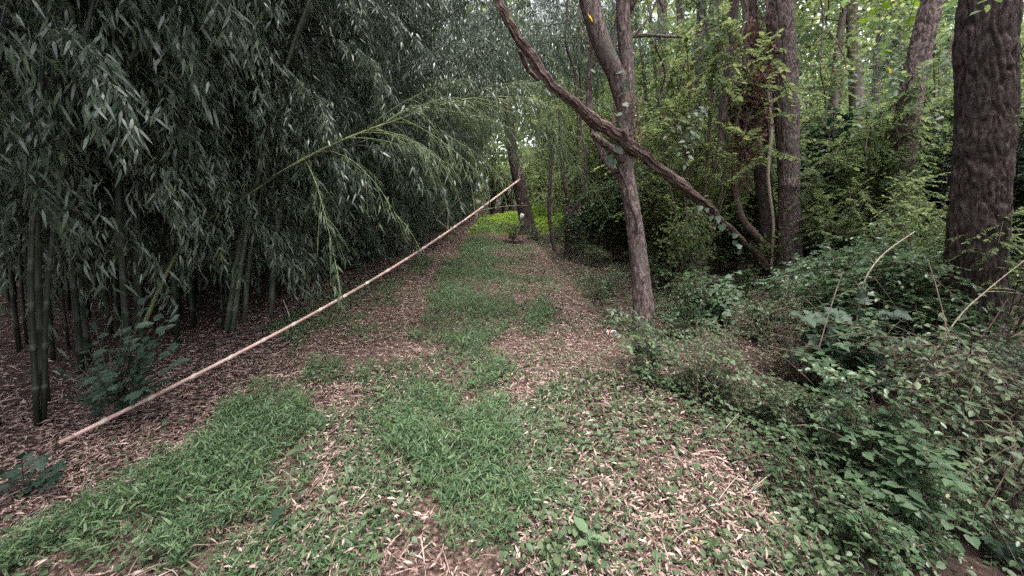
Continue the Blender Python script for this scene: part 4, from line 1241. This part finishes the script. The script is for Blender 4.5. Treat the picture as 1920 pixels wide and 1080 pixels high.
# a far wood that closes the view all round
n = 110000
a = rng.uniform(-1.35, 1.2, n)            # bearing from straight ahead
dist = rng.uniform(38, 60, n)
x, y = np.sin(a) * dist, np.cos(a) * dist
k = a > -9
x, y, a = x[k], y[k], a[k]; n = len(x)
topz = 12 + 16 * vnoise(a * 14, 0, 0, 95)
z = gz(x, y) + topz * rng.random(n) ** .8
k = vnoise(x * .35, y * .35, z * .5, 96) > .36
x, y, z = x[k], y[k], z[k]; n = len(x)
L = rng.uniform(.5, 1.0, n)
V, Fa = leaf_arrays(np.stack([x, y, z], -1), rand_unit(n), rand_unit(n) + [0, 0, .8], L, L * .6, 'dia')
o = link('distant_wood', new_mesh('distant_wood', V, Fa, M['wood_leaf']))
tag(o, 'hazy green mass of far woodland that closes the view', 'woodland', kind='stuff')

# ------------------------------------------------------------------ plants with leaves one can pick apart
def leaf_me(shape, L, W, mat, name='leaf'):
    V, Fa = leaf_arrays(np.zeros((1, 3)), np.array([[1.0, 0, 0]]), np.array([[0, 0, 1.0]]), L, W, shape)
    return new_mesh(name, V, Fa, mat, True)
LM = {'maple': [leaf_me('maple', l, l * 1.0, M['maple']) for l in (.085, .11, .13)],
      'pale': [leaf_me('oval', l, l * .62, M['shrub_pale']) for l in (.03, .042, .05)],
      'sprig': [leaf_me('oval', l, l * .55, M['vine_leaf']) for l in (.035, .05, .06)],
      'heart': [leaf_me('heart', l, l * .95, M['vine_leaf']) for l in (.07, .09, .11)],
      'broad': [leaf_me('oval', l, l * .6, M['weed']) for l in (.05, .07, .09)],
      'dark': [leaf_me('oval', l, l * .62, M['shade']) for l in (.05, .07, .09)],
      'glow': [leaf_me('oval', l, l * .6, M['shrub_pale']) for l in (.07, .09, .1)]}

def set_leaf(me, parent, p, d, nrm):
    d = Vector(d).normalized(); nrm = Vector(nrm)
    s = nrm.cross(d).normalized(); nn = d.cross(s)
    o = link('leaf', me, parent)
    o.matrix_local = Matrix(((d.x, s.x, nn.x, p[0]), (d.y, s.y, nn.y, p[1]), (d.z, s.z, nn.z, p[2]), (0, 0, 0, 1)))
    return o

def leafy_plant(name, label, cat, base, shoots, kind, seed, spacing=.045, stem_mat='twig', r=.004, up=1.0, face=(0, -.25, .9), flat=.35, start=.25):
    """stems given as point lists relative to the base; leaves in turn on both sides, each its own part"""
    g = np.random.default_rng(seed)
    t = thing(name, label, cat, tuple(base))
    for pts in shoots:
        C = spline(pts, 24)
        b = Bag(); add_tube(b, C, np.linspace(r, r * .35, 24), 6)
        link('stem', b.mesh('stem', M[stem_mat], True), t)
        s = np.concatenate([[0], np.cumsum(np.linalg.norm(np.diff(C, axis=0), axis=1))])
        sgn = 1
        for q in np.arange(s[-1] * start, s[-1], spacing):
            p = np.array([np.interp(q, s, C[:, k]) for k in range(3)])
            i = min(int(np.searchsorted(s, q)), 23); T = norm(C[i] - C[i - 1])
            side = norm(np.cross(T, np.asarray(face) + 1e-3)) * sgn
            d = side + T * .5 + g.normal(0, .22, 3) + [0, 0, -.15]
            set_leaf(LM[kind][g.integers(0, 3)], t, p, d, np.asarray(face) + g.normal(0, flat, 3))
            sgn = -sgn
        set_leaf(LM[kind][1], t, C[-1], C[-1] - C[-3], face)
    return t

def rel(base, pts):
    return [np.asarray(p) - base for p in pts]

# pale green sprig in front of the shrubs
b0 = on_ground(1362, 780); d = b0[1]
leafy_plant('pale_sprig', 'bright pale green sprig arching over the edge of the litter', 'plant', b0,
            [rel(b0, [b0, at(1352, 740, d), at(1375, 706, d - .05), at(1430, 720, d - .1), at(1490, 752, d - .12)]),
             rel(b0, [b0, at(1345, 735, d), at(1360, 712, d), at(1400, 700, d)]),
             rel(b0, [b0, at(1375, 745, d), at(1420, 735, d + .05), at(1468, 742, d + .1)]),
             rel(b0, [b0, at(1340, 790, d - .05), at(1310, 815, d - .1), at(1280, 850, d - .15)])], 'pale', 401, .034)
# sprig at the forked tree
b0 = on_ground(1222, 690); d = b0[1] - .02
leafy_plant('leafy_sprig', 'pale leafed sprig hiding the foot of the forked tree', 'plant', b0,
            [rel(b0, [b0, at(1215, 630, d), at(1190, 595, d - .05), at(1145, 582, d - .1)]),
             rel(b0, [b0, at(1210, 640, d), at(1180, 612, d - .08), at(1152, 602, d - .1)]),
             rel(b0, [b0, at(1222, 640, d), at(1215, 605, d - .1), at(1190, 585, d - .12)]),
             rel(b0, [b0, at(1230, 640, d), at(1250, 615, d), at(1268, 592, d)]),
             rel(b0, [b0, at(1235, 650, d), at(1262, 632, d), at(1285, 622, d)]),
             rel(b0, [b0, at(1205, 650, d - .1), at(1180, 640, d - .12), at(1160, 628, d - .14)])], 'sprig', 402, .04)
# grey lobed leaves
b0 = on_ground(1640, 800); d = 3.1
sh = []
g4 = np.random.default_rng(403)
for (u, v) in [(1535, 640), (1540, 690), (1560, 585), (1600, 700), (1640, 620), (1660, 700), (1690, 640), (1730, 665), (1600, 630), (1500, 590), (1620, 560), (1680, 580)]:
    sh.append(rel(b0, [b0, (b0 + at(1630, 690, d + .1)) / 2, at((u + 1630) / 2, (v + 660) / 2 - 12, d), at(u, v, d - .1 + g4.normal(0, .08))]))
leafy_plant('maple_sapling', 'sapling with large dull grey green lobed leaves', 'sapling', b0, sh, 'maple', 404, .09, r=.006, start=.5, face=(-.15, -.45, .8), flat=.25)
# dark broad leaved plant under the bamboo
b0 = on_ground(215, 790); d = b0[1]
sh = []
for (u, v) in [(150, 690), (180, 620), (230, 600), (280, 640), (320, 600), (330, 680), (250, 690), (300, 720), (200, 730), (140, 740), (270, 570), (165, 655), (205, 660), (240, 640), (300, 670), (330, 640), (180, 700), (270, 730), (120, 700), (225, 720), (310, 560), (255, 610)]:
    sh.append(rel(b0, [b0, at((u + 215) / 2, (v + 790) / 2 - 15, d), at(u, v, d - .1 + g4.normal(0, .12))]))
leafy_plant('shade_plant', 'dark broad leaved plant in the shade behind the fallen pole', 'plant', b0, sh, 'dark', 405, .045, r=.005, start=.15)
b0 = on_ground(45, 930); d = b0[1]
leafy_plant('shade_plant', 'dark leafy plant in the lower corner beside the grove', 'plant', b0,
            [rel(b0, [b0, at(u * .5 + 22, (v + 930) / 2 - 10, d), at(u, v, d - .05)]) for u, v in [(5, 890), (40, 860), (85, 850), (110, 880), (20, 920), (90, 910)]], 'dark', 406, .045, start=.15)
# leaves hanging on the broken end of the leaning trunk
for k, (lab, pts) in enumerate([('heart leaved vine trailing from the broken end of the leaning trunk', [(1290, 362, 5.3), (1315, 388, 5.3), (1345, 415, 5.35), (1372, 440, 5.5), (1385, 470, 5.6)]),
                                ('heart leaved vine on the slim trunk below the fork', [(1165, 130, 4.3), (1172, 180, 4.25), (1160, 240, 4.2), (1150, 300, 4.2)]),
                                ('dark leaved vine twig hanging left of the thick limb', [(1060, 30, 4.2), (1085, 60, 4.2), (1100, 90, 4.2), (1110, 150, 4.25)])]):
    q = [at(*p) for p in pts]
    leafy_plant('leafy_vine', lab, 'vine', q[0], [rel(q[0], q)], 'heart' if k < 2 else 'broad', 410 + k, .11 if k == 0 else .12, start=.02, face=(-.2, -.8, .5), flat=.4)
# leafy branches hanging into the top of the view
def hanging_branch(label, start, tips, kind, seed, spacing, r=.006, face=(0, -.5, .8)):
    q0 = at(*start)
    sh = [rel(q0, [q0, (q0 * .5 + at(*e) * .5) + [0, 0, .08], at(*e)]) for e in tips]
    return leafy_plant('hanging_branch', label, 'branch', q0, sh, kind, seed, spacing, r=r, start=.1, face=face, flat=.35)
LM['lime'] = [leaf_me('maple', l, l * .9, M['glow_leaf']) for l in (.09, .12, .14)]
LM['olive'] = [leaf_me('oval', l, l * .6, M['wood_leaf_dark']) for l in (.06, .08, .10)]
LM['silver'] = [leaf_me('oval', l, l * .6, M['vine_leaf']) for l in (.06, .08, .10)]
hanging_branch('branch of bright lime lobed leaves left of the slanting trunk top', (1735, -60, 5.4), [(1560, 20, 5.3), (1600, 70, 5.2), (1640, 40, 5.5), (1660, 95, 5.3), (1700, 60, 5.6), (1545, -20, 5.6), (1590, 0, 5.0)], 'lime', 420, .10)
hanging_branch('branch of silvery leaves hanging left of the slanting trunk', (1690, 60, 5.6), [(1590, 150, 5.4), (1610, 190, 5.3), (1650, 140, 5.5), (1640, 210, 5.4), (1680, 170, 5.2), (1600, 250, 5.3)], 'silver', 421, .06)
hanging_branch('leafy branch between the slanting and the furrowed trunk', (1790, 60, 5.2), [(1745, 130, 5.2), (1770, 170, 5.1), (1750, 220, 5.0), (1775, 110, 5.0), (1765, 260, 5.1)], 'olive', 422, .06)
hanging_branch('dark leaved branch across the pale trunks at the top', (1330, -60, 5.2), [(1205, 20, 5.1), (1230, 55, 5.2), (1270, 40, 5.0), (1300, 90, 5.2), (1340, 70, 5.1), (1215, -10, 5.3)], 'olive', 423, .07)
hanging_branch('leafy branch hanging before the dark leaning trunk', (1345, -40, 6.0), [(1330, 90, 6.0), (1350, 160, 5.9), (1310, 120, 6.1), (1365, 100, 5.8)], 'olive', 424, .07)
hanging_branch('pale leafed twig low between the forked and the paired trunks', (1330, 200, 5.8), [(1250, 255, 5.6), (1275, 285, 5.6), (1300, 250, 5.7), (1285, 310, 5.5)], 'silver', 425, .06)
# seedlings on the path
for k, (u, v, n, kind, lab) in enumerate([
    (500, 960, 7, 'broad', 'broad leaved seedling in the grass near the bottom of the path'), (560, 880, 6, 'broad', 'broad leaved seedling at the edge of the bright grass'),
    (650, 850, 6, 'broad', 'grey green seedling beside the patch of bare litter'), (700, 1000, 5, 'broad', 'small seedling left of the middle grass strip'),
    (775, 930, 5, 'glow', 'light green seedling at the edge of the middle grass strip'), (1100, 1050, 6, 'glow', 'light green seedling at the bottom edge right of the grass'),
    (1255, 960, 6, 'broad', 'seedling growing beside the pale fallen stick'), (455, 790, 7, 'dark', 'dark grey seedling at the edge of the big grass patch'),
    (1885, 1070, 5, 'dark', 'broad leaves in the extreme bottom corner'), (1040, 830, 6, 'broad', 'seedling among dry leaves right of the middle grass strip'),
    (520, 1010, 6, 'dark', 'grey leaved seedling below the first seedling in the grass'), (1180, 900, 6, 'broad', 'seedling amid litter above the pale fallen stick')]):
    b0 = on_ground(u, v)
    gg = np.random.default_rng(430 + k)
    t = thing('seedling', lab, 'seedling', tuple(b0))
    C = spline([[0, 0, -.01], [.01, 0, .05], [.0, .01, .11]], 8)
    b = Bag(); add_tube(b, C, np.linspace(.003, .0015, 8), 5); link('stem', b.mesh('stem', M['weed'], True), t)
    for q in range(n):
        a = q * 2.4 + k
        set_leaf(LM[kind][gg.integers(0, 3)], t, C[min(7, 3 + q % 5)], (math.cos(a), math.sin(a), .15), (gg.normal(0, .2), gg.normal(0, .2), 1))

# single bright leaves
for name, lab, p, mat, L in [('yellow_leaf', 'single bright yellow leaf hanging beside the thick limb', at(1103, 28, 4.2), 'yellow', .11),
                             ('yellow_leaf', 'yellow leaf among the branches left of the slanting trunk', at(1668, 128, 5.8), 'yellow', .12),
                             ('yellow_leaf', 'small yellow leaf above the thin dark branch', at(1200, 8, 4.6), 'yellow', .07),
                             ('orange_leaf', 'orange leaf on the ground near the low dark shrub', on_ground(1180, 772) + [0, 0, .03], 'orange', .07),
                             ('yellow_leaf', 'yellow leaf on the ground below the pale fallen stick', on_ground(1298, 1040) + [0, 0, .06], 'yellow', .035)]:
    o = link(name, leaf_me('maple' if L > .1 else 'oval', L, L * .8, M[mat], name), None, tuple(p), (R(60) if p[2] > 1 else R(8), R(20), R(40)))
    tag(o, lab, 'leaf')

# ------------------------------------------------------------------ canes and sticks
def cane(name, label, pts, r, mat='cane', cat='cane', side=0, group=None):
    pts = [np.asarray(p) for p in pts]
    base = pts[0]
    t = thing(name, label, cat, tuple(base), group=group)
    C = spline(rel(base, pts), 30)
    b = Bag(); add_tube(b, C, np.linspace(r, r * .45, 30), 7)
    link('shaft', b.mesh('shaft', M[mat], True), t)
    g = np.random.default_rng(int(abs(base[0]) * 1000))
    for k in range(side):
        i = g.integers(8, 27)
        A = arc(C[i], norm((C[i] - C[i - 1])) + rand_unit(1, g)[0] * .7, g.uniform(.1, .3), .2, 6)
        bb = Bag(); add_tube(bb, A, np.linspace(r * .5, r * .2, 6), 5); link('side_twig', bb.mesh('side_twig', M[mat], True), t)
    return t

cane('fallen_stick', 'pale stick lying on the litter near the bottom right', [on_ground(1195, 990) + [0, 0, .03], on_ground(1300, 975) + [0, 0, .05], on_ground(1385, 950) + [0, 0, .05], on_ground(1440, 928) + [0, 0, .07]], .007, 'cane', 'stick', 3)
cane('stick_stub', 'short stick standing up behind the fallen pole', [on_ground(545, 605), at(540, 585, on_ground(545, 605)[1]), at(531, 562, on_ground(545, 605)[1])], .012, 'cane', 'stick')
cane('bamboo_chip', 'short split piece of bamboo lying on the path', [on_ground(815, 715) + [0, 0, .04], on_ground(808, 703) + [0, 0, .05], on_ground(799, 692) + [0, 0, .05]], .012, 'cane', 'stick')
cane('fallen_twig', 'thin dry twig lying in the middle grass strip', [on_ground(856, 610) + [0, 0, .04], on_ground(858, 575) + [0, 0, .07], on_ground(862, 545) + [0, 0, .05]], .006, 'cane', 'twig')
cane('fallen_twig', 'thin twig slanting over the litter right of the track', [on_ground(860, 712) + [0, 0, .05], on_ground(900, 690) + [0, 0, .08], on_ground(945, 672) + [0, 0, .06]], .005, 'cane', 'twig')
cane('fallen_twig', 'brown stick in the litter at the lower left of the grass', [on_ground(540, 1010) + [0, 0, .03], on_ground(590, 985) + [0, 0, .05], on_ground(640, 965) + [0, 0, .03]], .008, 'twig', 'twig', 1)
D3 = 3.0
for lab, px, r in [
    ('pale bramble cane arching high before the furrowed trunk', [(1598, 690, 3.4), (1606, 605, 3.4), (1620, 530, 3.4), (1655, 478, 3.45), (1715, 434, 3.6)], .008),
    ('thin straight cane slanting down left of the furrowed trunk', [(1745, 670, 3.2), (1700, 605, 3.2), (1658, 545, 3.25), (1640, 520, 3.3)], .005),
    ('pale cane rising across the furrowed trunk', [(1700, 745, 2.7), (1790, 605, 2.8), (1850, 545, 2.9), (1925, 485, 3.0)], .006),
    ('greenish cane rising from the dark corner towards the trunk', [(1735, 770, 2.5), (1790, 690, 2.55), (1850, 620, 2.6), (1890, 560, 2.7)], .006),
    ('bent dry cane standing among twiggy shrub stems', [(1440, 650, 4.4), (1432, 620, 4.4), (1440, 590, 4.4), (1475, 575, 4.4)], .009),
    ('long shoot hanging down at the bottom right', [(1770, 1075, 1.7), (1745, 1000, 1.75), (1725, 920, 1.85), (1708, 840, 2.0)], .0045),
    ('grey cane in the dark bottom corner', [(1640, 960, 2.1), (1720, 930, 2.1), (1810, 935, 2.1), (1915, 958, 2.1)], .005),
    ('thin reddish cane leaning through the front shrub', [(1500, 1075, 1.9), (1490, 1010, 1.9), (1478, 960, 1.95), (1472, 890, 2.0)], .0045),
    ('thin cane crossing the dark gap under the lobed leaves', [(1640, 770, 2.9), (1680, 720, 2.9), (1720, 680, 2.9), (1770, 660, 2.9)], .005),
    ('dry cane leaning from the litter towards the pale sprig', [(1275, 900, 2.3), (1310, 860, 2.35), (1345, 820, 2.4), (1385, 775, 2.5)], .0045),
    ('curved shoot at the far right under the furrowed trunk', [(1860, 1040, 2.0), (1870, 930, 2.1), (1860, 830, 2.2), (1830, 760, 2.3)], .005)]:
    cane('bramble_cane', lab, [at(*p) for p in px], r, 'cane' if 'pale' in lab or 'dry' in lab else 'twig', 'cane', 2, 'bramble canes')
g5 = np.random.default_rng(88)
t = thing('dead_brush', 'loose dead canes threading the brush at the dark right edge', 'brushwood', tuple(on_ground(1700, 900)))
bz = on_ground(1700, 900)
for k in range(46):
    u, v, d = g5.uniform(1480, 1915), g5.uniform(620, 1040), g5.uniform(1.9, 3.2)
    p = at(u, v, d); a_ = g5.normal(0, 1.0)
    A = arc(p, (g5.normal(0, 1), g5.normal(0, .5), g5.uniform(-.2, 1)), g5.uniform(.3, .9), g5.uniform(.1, .6), 9)
    A[:, 2] = np.maximum(A[:, 2], .04)
    b = Bag(); add_tube(b, A - bz, np.linspace(.004, .0018, 9) * g5.uniform(.6, 1.2), 4)
    link('cane', b.mesh('cane', M['cane' if k % 3 == 0 else 'twig'], False), t)
# bare tangle of twigs in front of the vine covered trunk
b0 = on_ground(1505, 720)
t = thing('bare_bramble', 'tangle of bare brown canes below the vine covered trunk', 'bramble', tuple(b0))
for k in range(26):
    e = at(g4.uniform(1420, 1580), g4.uniform(600, 680), b0[1] + g4.normal(0, .25)) - b0
    m = e * .6 + [g4.normal(0, .1), g4.normal(0, .1), .12]
    b = Bag(); add_tube(b, spline([[g4.normal(0, .08), g4.normal(0, .08), 0], m, e], 14), np.linspace(.0055, .002, 14), 5)
    link('stem', b.mesh('stem', M['twig'], True), t)
b0 = on_ground(1180, 560)
t = thing('brush_tangle', 'grey tangle of fine dead twigs left of the forked tree', 'brushwood', tuple(b0))
for k in range(40):
    p = np.array([g4.normal(-.35, .4), g4.normal(.2, .5), g4.uniform(.0, .15)]); a = g4.random() * 6.28
    A = arc(p, (math.cos(a), math.sin(a) * .6, g4.uniform(.1, .9)), g4.uniform(.3, .7), .4, 7)
    b = Bag(); add_tube(b, A, np.linspace(.005, .002, 7), 4); link('twig', b.mesh('twig', M['twig'], False), t)

# ------------------------------------------------------------------ litter and tag
c = on_ground(1146, 632) + [0, 0, .02]
t = thing('food_wrapper', 'crumpled white and red wrapper lying left of the leafy sprig', 'wrapper', tuple(c))
def crumple(seed, w, h, dx, mat, name):
    g = np.random.default_rng(seed)
    n = 9
    X, Y = np.meshgrid(np.linspace(-.5, .5, n), np.linspace(-.5, .5, n))
    Z = .05 * vnoise(X * 6, Y * 6, 0, seed) + .03 * g.random(X.shape) + .03 * (1 - X ** 2 * 3)
    V = np.stack([X.ravel() * w + dx + g.normal(0, .004, n * n), Y.ravel() * h, Z.ravel()], -1)
    V = np.vstack([V, V * [1, 1, .6] - [0, 0, .004]])
    i = np.arange(n - 1)[:, None] * n; j = np.arange(n - 1)[None]
    Q = np.stack([i + j, i + j + 1, i + n + j + 1, i + n + j], -1).reshape(-1, 4)
    return link(name, new_mesh(name, V, np.vstack([Q, Q[:, ::-1] + n * n]), mat, False), t)
crumple(1, .065, .06, .026, M['white'], 'white_foil')
crumple(2, .03, .04, -.022, M['red'], 'red_foil')
crumple(3, .02, .04, -.045, M['white'], 'torn_edge')
t.scale = (1, 1, .7)

p = at(978, 406, 16.55)
t = thing('white_tag', 'small white paper tag fixed to the far leaning trunk', 'tag', tuple(p))
b = Bag(); V = np.array([[-.10, 0, -.11], [.02, .02, -.16], [.12, 0, .1], [-.02, -.02, .15], [-.10, .02, -.11], [.02, .04, -.16], [.12, .02, .1], [-.02, 0, .15]])
b.add(V, np.array([[0, 1, 2, 3], [7, 6, 5, 4], [0, 4, 5, 1], [1, 5, 6, 2], [2, 6, 7, 3], [3, 7, 4, 0]]))
link('sheet', b.mesh('sheet', M['white']), t)
b = Bag(); add_tube(b, np.array([[0, -.025, .09], [0, .3, .09]]), [.012, .012], 6); link('nail', b.mesh('nail', M['bark_dark']), t)

# where only a few look-alikes share a label, say which one it is by its order across the view
shared = {}
for o in bpy.data.objects:
    if o.parent is None and o.get('group') and o.get('category') and o.location.y > .8:
        shared.setdefault(o['label'], []).append(o)
for lab, obs in shared.items():
    if 2 <= len(obs) <= 13 and len(lab.replace(',', ' ').split()) <= 13:
        obs.sort(key=lambda o: seen_u(o.location.x, o.location.y))
        for k, o in enumerate(obs):
            o['label'] = lab + ', ' + ORD[k] + ' from left'

tri = sum(len(m.polygons) for m in bpy.data.meshes)
print('polygons', tri, 'objects', len(bpy.data.objects))
